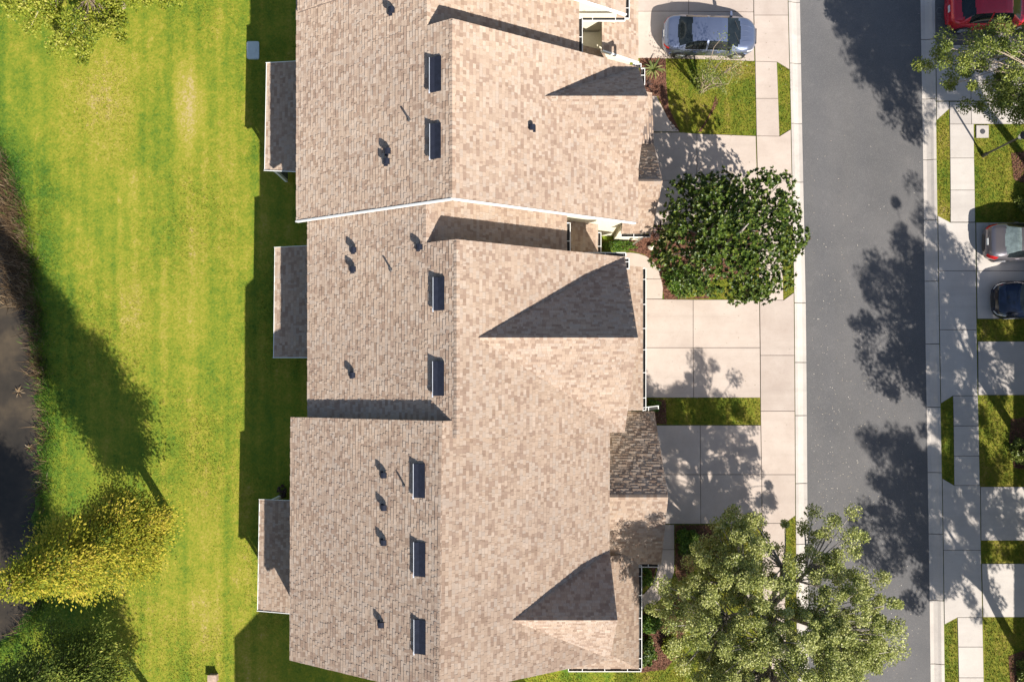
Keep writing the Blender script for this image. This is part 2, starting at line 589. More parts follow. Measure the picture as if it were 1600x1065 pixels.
# front ground sheets (soil and turf under the slabs)
fb = MB()
for a, b in zip(yy[:-1], yy[1:]):
    q = [P(920, b), P(lx(KERB_L, b) + .4, b), P(lx(KERB_L, a) + .4, a), P(920, a)]
    fb.face([(p.x, p.y, -.022) for p in q])
tag(fb.build('front_lawn', M['lawn_front']), kind='structure')
fb = MB()
for a, b in zip(yy[:-1], yy[1:]):
    q = [P(lx(KERB_R, b) - .4, b), P(3600, b), P(3600, a), P(lx(KERB_R, a) - .4, a)]
    fb.face([(p.x, p.y, -.022) for p in q])
tag(fb.build('far_lawn', M['lawn_front']), kind='structure')


def slab_set(name, polys, mat, piece='slab', z=.012, gap=.85):
    """a paved area: dark joint bed and one child per slab; polys in ground pixels"""
    bed = MB()
    for i, po in enumerate(polys):
        bed.face([(*P(x, y).xy, -.008) for x, y in po])
    ro = bed.build(name, M['joint']); ro['kind'] = 'structure'
    for po in polys:
        n = len(po)
        c = [sum(p[0] for p in po) / n, sum(p[1] for p in po) / n]
        ins = []
        ar = sum(po[i][0] * po[(i + 1) % n][1] - po[(i + 1) % n][0] * po[i][1] for i in range(n))
        sg = 1 if ar > 0 else -1
        for i in range(n):
            p0, p1, p2 = Vector(po[i - 1]), Vector(po[i]), Vector(po[(i + 1) % n])
            e1, e2 = (p1 - p0).normalized(), (p2 - p1).normalized()
            n1, n2 = Vector((-e1.y, e1.x)) * sg, Vector((-e2.y, e2.x)) * sg
            bis = n1 + n2
            L = max(.5, bis.dot(n1))
            ins.append(p1 + bis * (gap / 2 * 2 / (L * 1.0) / 2))
        mb = MB()
        poly = [P(p.x, p.y) for p in ins]
        zz = z + random.uniform(-.002, .002)
        mb.prism([(p.x, p.y) for p in poly], -.07, zz)
        mb.build(piece, mat, ro)
    return ro


def kl(y): return lx(KERB_L, y) - .8
def kr(y): return lx(KERB_R, y) + .8


# house-side sidewalk and driveway aprons
slab_set('house_side_sidewalk', [
    [(1177, -250), (kl(-250), -250), (kl(-75), -75), (1177, -75)],
    [(1177, -75), (kl(-75), -75), (kl(24), 24), (1178, 24)],
    [(1178, 24), (kl(24), 24), (kl(108), 109), (1214, 97), (1180, 96)],
    [(1180, 96), (1214, 97), (1216, 154), (1181, 154)],
    [(1181, 154), (1216, 154), (1218, 213), (1182, 212.5)],
    [(1182, 212.5), (1218, 213), (kl(202), 202), (kl(283), 283), (1184, 283)],
    [(1184, 283), (kl(283), 283), (kl(352), 352), (1221, 363), (1185, 363)],
    [(1185, 363), (1221, 363), (1223, 416), (1186, 416)],
    [(1186, 416), (1223, 416), (1224, 469), (1187, 468)],
    [(1187, 468), (1224, 469), (kl(457), 457), (kl(555), 555), (1188, 555)],
    [(1188, 555), (kl(555), 555), (kl(642), 642), (1188.5, 642)],
    [(1188.5, 642), (kl(642), 642), (kl(741), 741), (1190, 741)],
    [(1190, 741), (kl(741), 741), (kl(805), 805), (1226, 817), (1191, 817)],
    [(1191, 817), (1226, 817), (1226.5, 880), (1191.5, 880)],
    [(1191.5, 880), (1226.5, 880), (1227, 943), (1192, 943)],
    [(1192, 943), (1227, 943), (1228, 1006), (1192.5, 1006)],
    [(1192.5, 1006), (1228, 1006), (1228, 1070), (1193, 1070)],
    [(1193, 1070), (1228, 1070), (1229, 1300), (1194, 1300)],
], M['concrete'])
slab_set('sedan_driveway', [
    [(985, -250), (1076, -250), (1076, 18), (985, 18)],
    [(1076, -250), (1177, -250), (1177.5, 19), (1076, 18)],
    [(985, 18), (1076, 18), (1076, 92), (985, 91)],
    [(1076, 18), (1177.5, 19), (1179, 96), (1076, 92)]], M['concrete'])
slab_set('magnolia_driveway', [
    [(1008, 150), (1026, 150), (1044, 185), (1062, 206), (1008, 206)],
    [(1008, 207), (1062, 207), (1089, 209), (1089, 282), (1008, 282)],
    [(1089, 209), (1181, 212.5), (1183, 283), (1089, 282)],
    [(1008, 282), (1089, 282), (1089, 352), (1008, 352)],
    [(1089, 282), (1183, 283), (1184, 352), (1089, 352)]], M['concrete'])
slab_set('middle_driveway', [
    [(1000, 467), (1083, 468), (1083, 543), (1000, 543)],
    [(1083, 468), (1186.5, 468), (1187.5, 543), (1083, 543)],
    [(1000, 543), (1083, 543), (1084, 621), (1000, 621)],
    [(1083, 543), (1187.5, 543), (1188, 621), (1084, 621)]], M['concrete'])
slab_set('end_driveway', [
    [(1005, 664), (1094, 664), (1094.5, 741), (1005, 741)],
    [(1094, 664), (1188.5, 664), (1190, 741), (1094.5, 741)],
    [(1005, 741), (1094.5, 741), (1095, 818), (1005, 818)],
    [(1094.5, 741), (1190, 741), (1190.5, 818), (1095, 818)]], M['concrete'])
slab_set('middle_garden_path', [
    [(950, 397), (984, 394), (998, 396), (1010, 400), (1020, 408), (1028, 420), (1034, 436), (950, 436)],
    [(950, 436), (1034, 436), (1036, 450), (1035, 467), (950, 467)]], M['concrete'])
slab_set('end_garden_path', [
    [(1030, 819), (1053.5, 819), (1053.8, 858), (1025, 858)],
    [(1025, 858), (1053.8, 858), (1053.5, 892), (1048, 911), (1038, 928), (1020, 912), (1027, 890)],
    [(1020, 912), (1038, 928), (1028, 940), (1016, 948), (985, 957), (985, 937), (1006, 927)]], M['concrete'])

# far-side sidewalk, aprons, driveways
slab_set('far_side_sidewalk', [
    [(kr(80), 80), (1482, 80), (1517, 80), (1517, 158), (1483, 158), (kr(158), 158)],
    [(kr(158), 159), (1482.5, 158.5), (1483.5, 170), (kr(188), 188)],
    [(1483.5, 159), (1517, 159), (1518, 194), (1484, 194)],
    [(1484, 194), (1521.5, 194), (1522, 247), (1484.5, 247)],
    [(1484.5, 247), (1522, 247), (1523, 297), (1485, 297)],
    [(1485, 297), (1523, 297), (1523.5, 347), (1485, 347)],
    [(kr(337), 337), (1485, 347.5), (1524, 347.5), (1525, 423), (kr(423), 423)],
    [(kr(423), 423), (1525, 423), (1526, 515), (kr(515), 515)],
    [(kr(515), 515), (1526, 515), (1527.5, 618), (1489, 618), (kr(630), 630)],
    [(1489, 618), (1528, 618), (1529, 665), (1490, 665)],
    [(1490, 665), (1529, 665), (1530, 712), (1490.5, 712)],
    [(1490.5, 712), (1530, 712), (1531, 758), (1491, 758)],
    [(kr(747), 747), (1491, 758), (1531.5, 758), (1532.5, 859), (kr(859), 859)],
    [(kr(859), 859), (1532.5, 859), (1535, 964), (1496, 964), (kr(975), 975)],
    [(1496, 964), (1535, 964), (1536, 1010), (1497, 1010)],
    [(1497, 1010), (1536, 1010), (1537, 1058), (1498, 1058)],
    [(1498, 1058), (1537, 1058), (1541, 1300), (1502, 1300)]], M['concrete_e'])
slab_set('lamp_side_walk', [
    [(1517, 80), (1600, 80), (1600, 158), (1517, 158)],
    [(1517, 159), (1554, 159), (1554, 194), (1518, 194)],
    [(1554, 159), (1600, 159), (1600, 194), (1554, 194)]], M['concrete_e'])
pk = MB()
pk.face([(*P(x, y).xy, -.004) for x, y in ((lx(KERB_R, 70) + .5, 70), (1640, 70), (1640, -260), (lx(KERB_R, -260) + .5, -260))])
pad = tag(pk.build('parking_pad', M['asphalt']), kind='structure')
M['chalk'] = plain('faded_pale_road_paint', (.19, .19, .19), .9, var=.3, scale=30)
for st_ in ([(240, 190), (238, 150), (250, 128), (285, 122), (312, 130), (320, 150), (318, 188)], [(245, 200), (245, 215), (315, 215)], [(245, 240), (312, 240)],
            [(250, 285), (300, 285), (318, 300), (315, 318)], [(250, 410), (285, 405), (310, 420), (300, 450)], [(260, 520), (300, 500), (320, 540), (315, 580), (345, 610)]):
    q_ = [P(1440 + a / 10, b / 10) + Vector((0, 0, .001)) for a, b in st_]
    cm = MB()
    for a, b in zip(q_[:-1], q_[1:]):
        d_ = (b - a).normalized(); s_ = Vector((-d_.y, d_.x, 0)) * .013
        cm.face([a - s_, b - s_, b + s_, a + s_])
    cm.build('painted_mark', M['chalk'], pad)
pe = MB()
pe.prism([tuple(P(x, y).xy) for x, y in ((lx(KERB_R, 73) + .8, 71), (1600, 71), (1600, 79), (lx(KERB_R, 79) + .8, 79))], -.06, .03)
tag(pe.build('parking_pad_edging', M['kerb']), kind='structure')
slab_set('twin_car_driveway', [
    [(1525, 347.5), (1640, 347.5), (1640, 423), (1526, 423)],
    [(1526, 423), (1640, 423), (1640, 498), (1527, 498)]], M['concrete_e'])
slab_set('shaded_driveway', [[(1528, 533), (1640, 533), (1640, 617), (1528.5, 617)]], M['concrete_e'])
slab_set('narrow_driveway', [[(1532, 760), (1640, 760), (1640, 844), (1533, 844)]], M['concrete_e'])
slab_set('low_driveway', [[(1534, 880), (1640, 880), (1640, 963.5), (1536, 963.5)]], M['concrete_e'])


# ------------------------------------------------------------------ turf and mulch you could not count
def in_poly(x, y, poly):
    ins = np.zeros(len(x), bool)
    n = len(poly)
    for i in range(n):
        x0, y0 = poly[i]; x1, y1 = poly[(i + 1) % n]
        c = ((y0 > y) != (y1 > y)) & (x < (x1 - x0) * (y - y0) / (y1 - y0 + 1e-12) + x0)
        ins ^= c
    return ins


def scatter(poly, dens):
    xs_ = [p[0] for p in poly]; ys_ = [p[1] for p in poly]
    a = (max(xs_) - min(xs_)) * (max(ys_) - min(ys_))
    n = int(a * dens)
    x = rng.uniform(min(xs_), max(xs_), n); y = rng.uniform(min(ys_), max(ys_), n)
    k = in_poly(x, y, poly)
    return x[k], y[k]


def blades(x, y, z, h, w, lean, tint):
    """one bent triangle-pair per blade"""
    n = len(x)
    th = rng.uniform(0, 2 * np.pi, n)
    ln = rng.uniform(.2, 1, n) * lean
    dx, dy = np.cos(th), np.sin(th)
    base = np.stack([x, y, z], 1)
    side = np.stack([-dy, dx, np.zeros(n)], 1) * (w / 2)[:, None]
    tip = base + np.stack([dx * ln * h, dy * ln * h, h * np.sqrt(np.clip(1 - .6 * ln ** 2, .1, 1))], 1)
    v = np.stack([base - side, base + side, tip], 1).reshape(-1, 3)
    f = np.arange(n * 3).reshape(n, 3)
    return v, f, tint


lawn_poly = PP([(-10, -10), (480, -10), (480, 1075), (-10, 1075)], LZ)
x, y = scatter([p[:2] for p in lawn_poly], 330)
k = (x > bank_at(y) - .15)
x, y = x[k], y[k]
patch = np.sin(x * 1.9 + np.sin(y * 1.3) * 2) * np.sin(y * 1.6 + np.sin(x * .9) * 2)
v, f, tn = blades(x, y, np.full(len(x), LZ - .02), rng.uniform(.035, .085, len(x)) * (1 + .2 * patch), rng.uniform(.02, .045, len(x)), .9, np.clip(.5 + .22 * rng.standard_normal(len(x)) + .05 * patch, 0, 1))
tag(np_mesh('back_grass', v, f, M['lawn'], tint=tn), kind='stuff')
# longer growth at the water's edge
y = rng.uniform(-15, 14, 5200)
x = bank_at(y) + rng.normal(-.05, .30, len(y))
v, f, tn = blades(x, y, np.full(len(x), LZ - .12), rng.uniform(.12, .34, len(x)), rng.uniform(.02, .05, len(x)), .9, rng.uniform(.1, .6, len(x)))
tag(np_mesh('bank_grass', v, f, M['lawn'], tint=tn), kind='stuff')

G_POLYS = [
    [(1042, 86), (1180, 96), (1182, 212), (1098, 208), (1062, 205), (1046, 170), (1042, 130)],
    [(1218, 99), (1235, 110), (1236, 201), (1219, 212)],
    [(1223, 363), (1240, 355), (1242, 457), (1225, 469)],
    [(1010, 622), (1187, 622), (1188, 663), (1010, 663)],
    [(1227, 817), (1243, 806), (1246, 1080), (1229, 1080)],
    [(1055, 819), (1190, 819), (1193, 1080), (1000, 1080), (1000, 1052), (1050, 1035)],
    [(1100, 436), (1186, 420), (1187, 467), (1110, 467)],
    [(830, 1050), (1000, 1050), (1000, 1080), (800, 1080)],
    [(1464, 189), (1483, 172), (1485, 346), (1467, 336)],
    [(1472, 632), (1489, 619), (1490, 757), (1473, 746)],
    [(1477, 977), (1495, 965), (1498, 1080), (1478, 1080)],
    [(1523, 196), (1610, 196), (1610, 346), (1524, 346)],
    [(1528, 499), (1610, 499), (1610, 532), (1528, 532)],
    [(1530, 619), (1610, 619), (1610, 759), (1532, 759)],
    [(1534, 846), (1610, 846), (1610, 879), (1535, 879)],
    [(1538, 965), (1610, 965), (1610, 1080), (1540, 1080)],
]
vs, fs, ts, off = [], [], [], 0
for gp in G_POLYS:
    po = [p[:2] for p in PP(gp)]
    x, y = scatter(po, 420)
    v, f, tn = blades(x, y, np.full(len(x), -.022), rng.uniform(.04, .10, len(x)), rng.uniform(.02, .045, len(x)), .9, np.clip(.5 + .24 * rng.standard_normal(len(x)), 0, 1))
    vs.append(v); fs.append(f + off); ts.append(tn); off += len(v)
tag(np_mesh('front_grass', np.concatenate(vs), np.concatenate(fs), M['lawn_front'], tint=np.concatenate(ts)), kind='stuff')

MULCH = [
    [(1000, 92), (1040, 88), (1041, 130), (1045, 168), (1062, 205), (1052, 204), (1028, 150), (1000, 150)],
    [(1090, 207), (1096, 205), (1122, 160), (1118, 152), (1112, 170), (1104, 188)],
    [(936, 376), (1000, 372), (1040, 352), (1184, 353), (1185, 400), (1180, 428), (1105, 440), (1108, 466), (1038, 467), (1034, 440), (1026, 415), (1008, 398), (985, 391), (936, 392)],
    [(1006, 624), (1040, 624), (1042, 662), (1006, 662)],
    [(1055, 820), (1120, 820), (1122, 870), (1085, 890), (1060, 910), (1055, 895)],
    [(998, 884), (1026, 884), (1020, 908), (1000, 922)],
    [(998, 960), (1030, 945), (1060, 920), (1075, 960), (1062, 1020), (1040, 1045), (1000, 1050)],
    [(1580, 655), (1610, 650), (1610, 735), (1585, 730), (1577, 690)],
    [(1580, 240), (1612, 235), (1612, 290), (1584, 280)],
    [(1576, 1025), (1612, 1010), (1612, 1080), (1580, 1080)],
]
vs, fs, ts, off = [], [], [], 0
mbed = MB()
for gp in MULCH:
    po = [p[:2] for p in PP(gp)]
    mbed.prism(po, -.05, -.012)
    x, y = scatter(po, 330)
    n = len(x)
    th = rng.uniform(0, 6.28, n); L = rng.uniform(.04, .11, n); W = rng.uniform(.015, .035, n)
    d = np.stack([np.cos(th), np.sin(th), rng.normal(0, .3, n)], 1) * (L / 2)[:, None]
    s_ = np.stack([-np.sin(th), np.cos(th), rng.normal(0, .5, n)], 1) * (W / 2)[:, None]
    c = np.stack([x, y, rng.uniform(0, .03, n)], 1)
    v = np.stack([c - d - s_, c + d - s_, c + d + s_, c - d + s_], 1).reshape(-1, 3)
    vs.append(v); fs.append(np.arange(n * 4).reshape(n, 4) + off); ts.append(rng.uniform(0, 1, n)); off += len(v)
mo = mbed.build('mulch_bed', M['mulch']); mo['kind'] = 'structure'
tag(np_mesh('mulch_chips', np.concatenate(vs), np.concatenate(fs), M['mulch'], tint=np.concatenate(ts)), kind='stuff')

# pale leaf flecks lying on the road and drives
n = 2200
px = rng.uniform(1268, 1440, n); py = 1065 * rng.beta(2.2, 1.3, n)
k = rng.uniform(0, 1, n) < np.clip((py / 900) ** 1.5 * np.clip(1.3 - (px - 1268) / 170, .15, 1.2), .08, 1)
px, py = px[k], py[k]
x = (px - NX) * K0; y = (NY - py) * K0; z = np.full(len(x), -.088)
px2 = rng.uniform(1010, 1235, 160); py2 = rng.uniform(0, 820, 160)
x = np.concatenate([x, (px2 - NX) * K0]); y = np.concatenate([y, (NY - py2) * K0]); z = np.concatenate([z, np.full(160, .022)])
n = len(x)
th = rng.uniform(0, 6.28, n); L = rng.uniform(.03, .075, n)
d = np.stack([np.cos(th), np.sin(th), rng.normal(0, .15, n)], 1) * (L / 2)[:, None]
s_ = np.stack([-np.sin(th), np.cos(th), rng.normal(0, .15, n)], 1) * (L / 4)[:, None]
c = np.stack([x, y, z], 1)
tn = rng.uniform(0, 1, n); tn[-160:] *= .25
tag(np_mesh('fallen_leaves', np.stack([c - d, c - s_, c + d, c + s_], 1).reshape(-1, 3), np.arange(n * 4).reshape(n, 4), M['litter'], tint=tn), kind='stuff')


# ------------------------------------------------------------------ townhouses
EXPO = .145
WIDTHS = (.08, .12, .15, .19, .24)
TH = .016
SHINGLE_MESH = {}


def shingle_mesh(w, th):
    k = (w, th)
    if k not in SHINGLE_MESH:
        me = bpy.data.meshes.new('shingle')
        v = [(.0025, .008, .003), (w - .0025, .008, .003), (w - .0025, EXPO, th), (.0025, EXPO, th), (.0025, .008, -.01), (w - .0025, .008, -.01), (w - .0025, EXPO, -.01), (.0025, EXPO, -.01)]
        me.from_pydata(v, [], [(0, 1, 2, 3), (3, 2, 6, 7), (0, 3, 7, 4), (2, 1, 5, 6)])
        me.materials.append(M['shingle_one'])
        SHINGLE_MESH[k] = me
    return SHINGLE_MESH[k]


def clip2(poly, a, b):
    """clip a 2-D polygon by the half plane left of a->b"""
    out = []
    n = len(poly)
    ex, ey = b[0] - a[0], b[1] - a[1]
    sd = [ex * (p[1] - a[1]) - ey * (p[0] - a[0]) for p in poly]
    for i in range(n):
        p, q, s0, s1 = poly[i], poly[(i + 1) % n], sd[i], sd[(i + 1) % n]
        if s0 >= 0: out.append(p)
        if (s0 > 0) != (s1 > 0) and abs(s0 - s1) > 1e-12:
            t = s0 / (s0 - s1)
            out.append((p[0] + (q[0] - p[0]) * t, p[1] + (q[1] - p[1]) * t))
    return out


def roof_plane(poly, field, singles, want_single=False, seed=0):
    """lay courses of laminated shingles on a convex roof plane"""
    r = random.Random(seed)
    poly = [Vector(p) for p in poly]
    n = newell(poly)
    if n.z < 0:
        n = -n; poly = poly[::-1]
    d = (Vector((0, 0, -1)) + n * n.z).normalized()
    h = d.cross(n)
    o = poly[0]
    p2 = [((p - o).dot(h), (p - o).dot(d)) for p in poly]
    ar = sum(p2[i][0] * p2[(i + 1) % len(p2)][1] - p2[(i + 1) % len(p2)][0] * p2[i][1] for i in range(len(p2)))
    if ar < 0: p2 = p2[::-1]
    v0, v1 = min(p[1] for p in p2), max(p[1] for p in p2)
    u0, u1 = min(p[0] for p in p2), max(p[0] for p in p2)
    nrow = int((v1 - v0) / EXPO) + 2
    dark_run = 0
    for k in range(nrow):
        vb = v1 - k * EXPO
        va = vb - EXPO
        u = u0 - r.uniform(0, .4)
        row_u = 0
        while u < u1:
            w = r.choice(WIDTHS)
            th = r.choice((.008, .024))
            rect = [(u + .0025, va + .008), (u + w - .0025, va + .008), (u + w - .0025, vb), (u + .0025, vb)]
            q = rect
            for i in range(len(p2)):
                q = clip2(q, p2[i], p2[(i + 1) % len(p2)])
                if len(q) < 3: break
            if dark_run > 0:
                tint = r.uniform(.0, .26); dark_run -= 1
            else:
                tint = r.uniform(.18, 1.0)
                if r.random() < .10: dark_run = r.choice((1, 1, 2))
            if len(q) >= 3:
                qa = abs(sum(q[i][0] * q[(i + 1) % len(q)][1] - q[(i + 1) % len(q)][0] * q[i][1] for i in range(len(q)))) / 2
                if qa > .0008:
                    full = abs(qa - (w - .005) * (EXPO - .008)) < 1e-5
                    if full and want_single:
                        org = o + h * u + d * va
                        singles.append((-(org.z), org, h, d, n, w, th, tint, field))
                    else:
                        field_tab(field, q, va, th, tint, o, h, d, n)
            u += w
    return n


def field_tab(field, q, va, th, tint, o, h, d, n):
    field.tint = tint
    top = []
    for (a, b) in q:
        hh = .003 + (th - .003) * (b - va) / EXPO
        top.append(o + h * a + d * b + n * hh)
    bot = [o + h * a + d * b - n * .01 for (a, b) in q]
    m = len(q)
    field.mesh(top + bot, [tuple(range(m))] + [(i, m + i, m + (i + 1) % m, (i + 1) % m) for i in range(m)])


def ridge_caps(roof, p0, p1, dn0, dn1, seed, w=.14):
    """folded cap shingles along a ridge; dn0/dn1: unit vectors down the two slopes"""
    p0, p1 = Vector(p0), Vector(p1)
    d = (p1 - p0).normalized()
    L = (p1 - p0).length
    st = .15
    nn = int(L / st)
    me = None
    o0 = origin(roof)
    for i in range(nn):
        if me is None:
            a, b = Vector(dn0) * w, Vector(dn1) * w
            up = Vector((0, 0, 1))
            v = []
            for t, zz in ((0, .022), (st + .01, .036)):
                v += [a + d * t + up * (zz - .012), d * t + up * zz, b + d * t + up * (zz - .012), b + d * t + up * (zz - .03), a + d * t + up * (zz - .03)]
            me = bpy.data.meshes.new('ridge_cap')
            fs = [(0, 5, 6, 1), (1, 6, 7, 2), (2, 7, 8, 3), (4, 9, 5, 0), (5, 9, 8, 7, 6), (0, 1, 2, 3, 4)]
            me.from_pydata([tuple(x) for x in v], [], fs)
            me.materials.append(M['shingle_one'])
            me.update()
            nz = me.polygons[0].normal.z
            if nz < 0: me.flip_normals()
        c = link('ridge_cap', me, roof)
        c.location = p0 + d * (i * st) - o0


def gutter(parent, p0, p1, out, z=None, name='gutter'):
    """open channel: white outer lip and hangers, dark inside"""
    p0, p1, out = Vector(p0), Vector(p1), Vector(out).normalized()
    d = (p1 - p0).normalized()
    L = (p1 - p0).length
    mb = MB()
    up = Vector((0, 0, 1))
    W = .15
    mb.cur = 0
    mb.beam(p0 + out * W - up * .05, p1 + out * W - up * .05, .027, .11)
    mb.beam(p0 - d * .012 + out * (W / 2) - up * .06, p0 + d * .02 + out * (W / 2) - up * .06, W, .09)
    mb.beam(p1 - d * .02 + out * (W / 2) - up * .06, p1 + d * .012 + out * (W / 2) - up * .06, W, .09)
    k = max(1, int(L / .95))
    for i in range(1, k + 1):
        c = p0 + d * (L * (i - .5) / k + random.uniform(-.1, .1))
        mb.beam(c - out * .02 - up * .008, c + out * W - up * .008, .028, .012)
    mb.cur = 1
    mb.beam(p0 + out * (W / 2) - up * .10, p1 + out * (W / 2) - up * .10, W, .02)
    return mb.build(name, [M['white'], M['dark_gap']], parent)


class House:
    def __init__(s, base, label, name='townhouse', cat='townhouse', group=None):
        s.root = empty(name, base, label, cat, group)
        s.deck, s.field, s.singles = MB(), MB(), []
        s.caps, s.gut = [], []
        s.seed = random.randint(0, 9999)

    def plane(s, poly, single=False):
        s.seed += 1
        n = newell([Vector(p) for p in poly])
        s.deck.slab(poly, .14)
        roof_plane(poly, s.field, s.singles, single, s.seed)

    def finish(s, n_single=300):
        s.roof = s.deck.build('roof', M['deck'], s.root)
        s.singles.sort(key=lambda t: t[0])
        pick, rest = s.singles[:n_single], s.singles[n_single:]
        for (_, org, h, d, n, w, th, tint, field) in rest:
            field_tab(field, [(.0025, .008), (w - .0025, .008), (w - .0025, EXPO), (.0025, EXPO)], 0, th, tint, org, h, d, n)
        o0 = origin(s.roof)
        for (_, org, h, d, n, w, th, tint, field) in pick:
            o = link('shingle', shingle_mesh(w, round(th, 3)), s.roof)
            m = Matrix((h, d, n)).transposed().to_4x4()
            m.translation = org - o0
            o.matrix_local = m
        s.field.build('shingles', M['shingle'], s.roof, kind='stuff')
        for c in s.caps: ridge_caps(s.roof, *c)
        for g in s.gut: gutter(s.roof, *g)
        return s.roof


def dn(x, y, pitch):
    return Vector((x, y, -pitch)).normalized()


PM = .66
CAMV = Vector((0, 0, CAM_H))


def fascia(house, p0, p1, off, w=.05, h=.16):
    mb = MB()
    p0, p1 = Vector(p0) + Vector(off), Vector(p1) + Vector(off)
    mb.beam(p0 - Vector((0, 0, h / 2 - .025)), p1 - Vector((0, 0, h / 2 - .025)), w, h)
    return mb.build('fascia_board', M['white'], house.root)


def goose_vent(roof, px, py, plane, k=.82):
    """dark hooded vent standing on a roof plane z = z0 + sx*(x-x0)"""
    p = on_plane(px, py, plane)
    me = GOOSE.get('m')
    if me is None:
        mb = MB()
        mb.box(-.20, .16, -.17, .17, -.03, .012)                # flashing
        mb.tube([(0, 0, -.05), (0, 0, .22)], [.075, .075], 10)
        pr = [(-.15, .20), (-.17, .26), (-.13, .34), (-.02, .38), (.10, .35), (.13, .26), (.12, .20)]
        n = len(pr)
        vv = [(a, -.13, b) for a, b in pr] + [(a, .13, b) for a, b in pr]
        mb.mesh(vv, [tuple(range(n)), tuple(n + i for i in reversed(range(n)))] + [(i, n + i, n + (i + 1) % n, (i + 1) % n) for i in range(n)])
        tmp = mb.build('roof_vent', M['vent'])
        me = GOOSE['m'] = tmp.data
        bpy.data.objects.remove(tmp)
    o = link('roof_vent', me, roof)
    o.location = p - origin(roof)
    o.scale = (k, k, k)


GOOSE = {}


def pipe_vent(roof, px, py, plane):
    p = on_plane(px, py, plane)
    mb = MB()
    mb.tube([p - Vector((0, 0, .05)), p + Vector((0, 0, .36))], [.042, .040], 8)
    mb.tube([p - Vector((0, 0, .06)), p + Vector((0, 0, .06))], [.11, .05], 10)
    mb.build('vent_pipe', M['lead'], roof)


def on_plane(px, py, plane):
    """where the view ray of a pixel meets a roof slope (x0, z0, slope in x)"""
    x0, z0, sx = plane
    z = z0
    for _ in range(40):
        X = (px - NX) * (CAM_H - z) / FPX
        z = z0 + sx * (X - x0)
    return P(px, py, z)


def off_ridge_vent(roof, px0, px1, py0, py1, plane):
    """long slant-back attic vent: a flat hood whose open side faces down the slope"""
    a = on_plane(px0, (py0 + py1) / 2, plane)
    b = on_plane(px1, (py0 + py1) / 2, plane)
    y0, y1 = on_plane(px0, py1, plane).y, on_plane(px0, py0, plane).y
    sx = plane[2]
    xw, xe = a.x, b.x
    zr = lambda x: plane[1] + sx * (x - plane[0])
    hood = MB()
    zw, ze = zr(xw) + .21, zr(xe) + .10
    xm = xw + (xe - xw) * .42
    zm = zw + .035
    for (q0, z0, q1, z1) in ((xw, zw, xm, zm), (xm, zm, xe, ze)):
        hood.face([(q0, y0, z0), (q1, y0, z1), (q1, y1, z1), (q0, y1, z0)])
    for yy_, fl in ((y0, 1), (y1, 0)):
        q = [(xw + .05, yy_, zr(xw) - .02), (xe, yy_, zr(xe) - .02), (xe, yy_, ze), (xm, yy_, zm), (xw, yy_, zw)]
        hood.face(q if fl else q[::-1])
    hood.face([(xe, y0, zr(xe) - .02), (xe, y1, zr(xe) - .02), (xe, y1, ze), (xe, y0, ze)])
    hood.face([(xw + .07, y0, zr(xw) - .02), (xw + .07, y0, zw), (xw + .07, y1, zw), (xw + .07, y1, zr(xw) - .02)])
    hood.cur = 1
    hood.beam((xw - .008, y0 - .05, zw + .002), (xw - .008, y1, zw + .002), .02, .02)
    hood.beam((xw - .012, y0 - .055, zw - .03), (xw - .012, y0 + .07, zw - .03), .05, .06)
    hood.build('ridge_vent', [M['vent'], M['vent_lip']], roof)


def gable_wall(house, x0, x1, zr_x, z0, zr, z1, y0, y1, zb=-.6, name='wall'):
    """house body: pentagon section (eaves z0 at x0 and z1 at x1, peak zr at zr_x) from y0 to y1"""
    mb = MB()
    sec = [(x0, zb), (x1, zb), (x1, z1), (zr_x, zr), (x0, z0)]
    n = len(sec)
    v = [(a, y0, b) for a, b in sec] + [(a, y1, b) for a, b in sec]
    mb.mesh(v, [tuple(range(n)), tuple(n + i for i in reversed(range(n)))] + [(i, n + i, n + (i + 1) % n, (i + 1) % n) for i in range(n)])
    return mb.build(name, M['cream'], house.root)


def box_part(house, name, mat, *b):
    mb = MB(); mb.box(*b)
    return mb.build(name, mat, house.root)


def face_window(house, axis, pos, a0, a1, z0, z1, sgn):
    """window on a wall: axis 'x' faces along x at x=pos"""
    def bx(mb, d0, d1, u0, u1, w0, w1):
        lo, hi = sorted((pos + sgn * d0, pos + sgn * d1))
        if axis == 'x': mb.box(lo, hi, u0, u1, w0, w1)
        else: mb.box(u0, u1, lo, hi, w0, w1)
    fr = MB()
    t = .07
    bx(fr, 0, .05, a0, a0 + t, z0, z1); bx(fr, 0, .05, a1 - t, a1, z0, z1)
    bx(fr, 0, .05, a0 + t, a1 - t, z0, z0 + t); bx(fr, 0, .05, a0 + t, a1 - t, z1 - t, z1)
    bx(fr, 0, .04, a0 + t, a1 - t, (z0 + z1) / 2 - .03, (z0 + z1) / 2 + .03)
    f = fr.build('window', M['white'], house.root)
    pn = MB(); bx(pn, .004, .02, a0 + t, a1 - t, z0 + t, (z0 + z1) / 2 - .03); bx(pn, .004, .02, a0 + t, a1 - t, (z0 + z1) / 2 + .03, z1 - t)
    pn.build('pane', M['glass_dark'], f)


def garage_door(house, xf, y0, y1, sgn=1, h=2.1):
    mb = MB()
    lo, hi = sorted((xf, xf + sgn * .03)); mb.box(lo, hi, y0, y1, 0.02, h)
    d = mb.build('garage_door', M['door'], house.root)
    for r_ in range(4):
        for c_ in range(4):
            q = MB()
            w = (y1 - y0) / 4
            lo, hi = sorted((xf + sgn * .03, xf + sgn * .05))
            q.box(lo, hi, y0 + c_ * w + .08, y0 + (c_ + 1) * w - .08, .1 + r_ * h / 4, (r_ + 1) * h / 4 - .06)
            q.build('panel', M['door'], d)


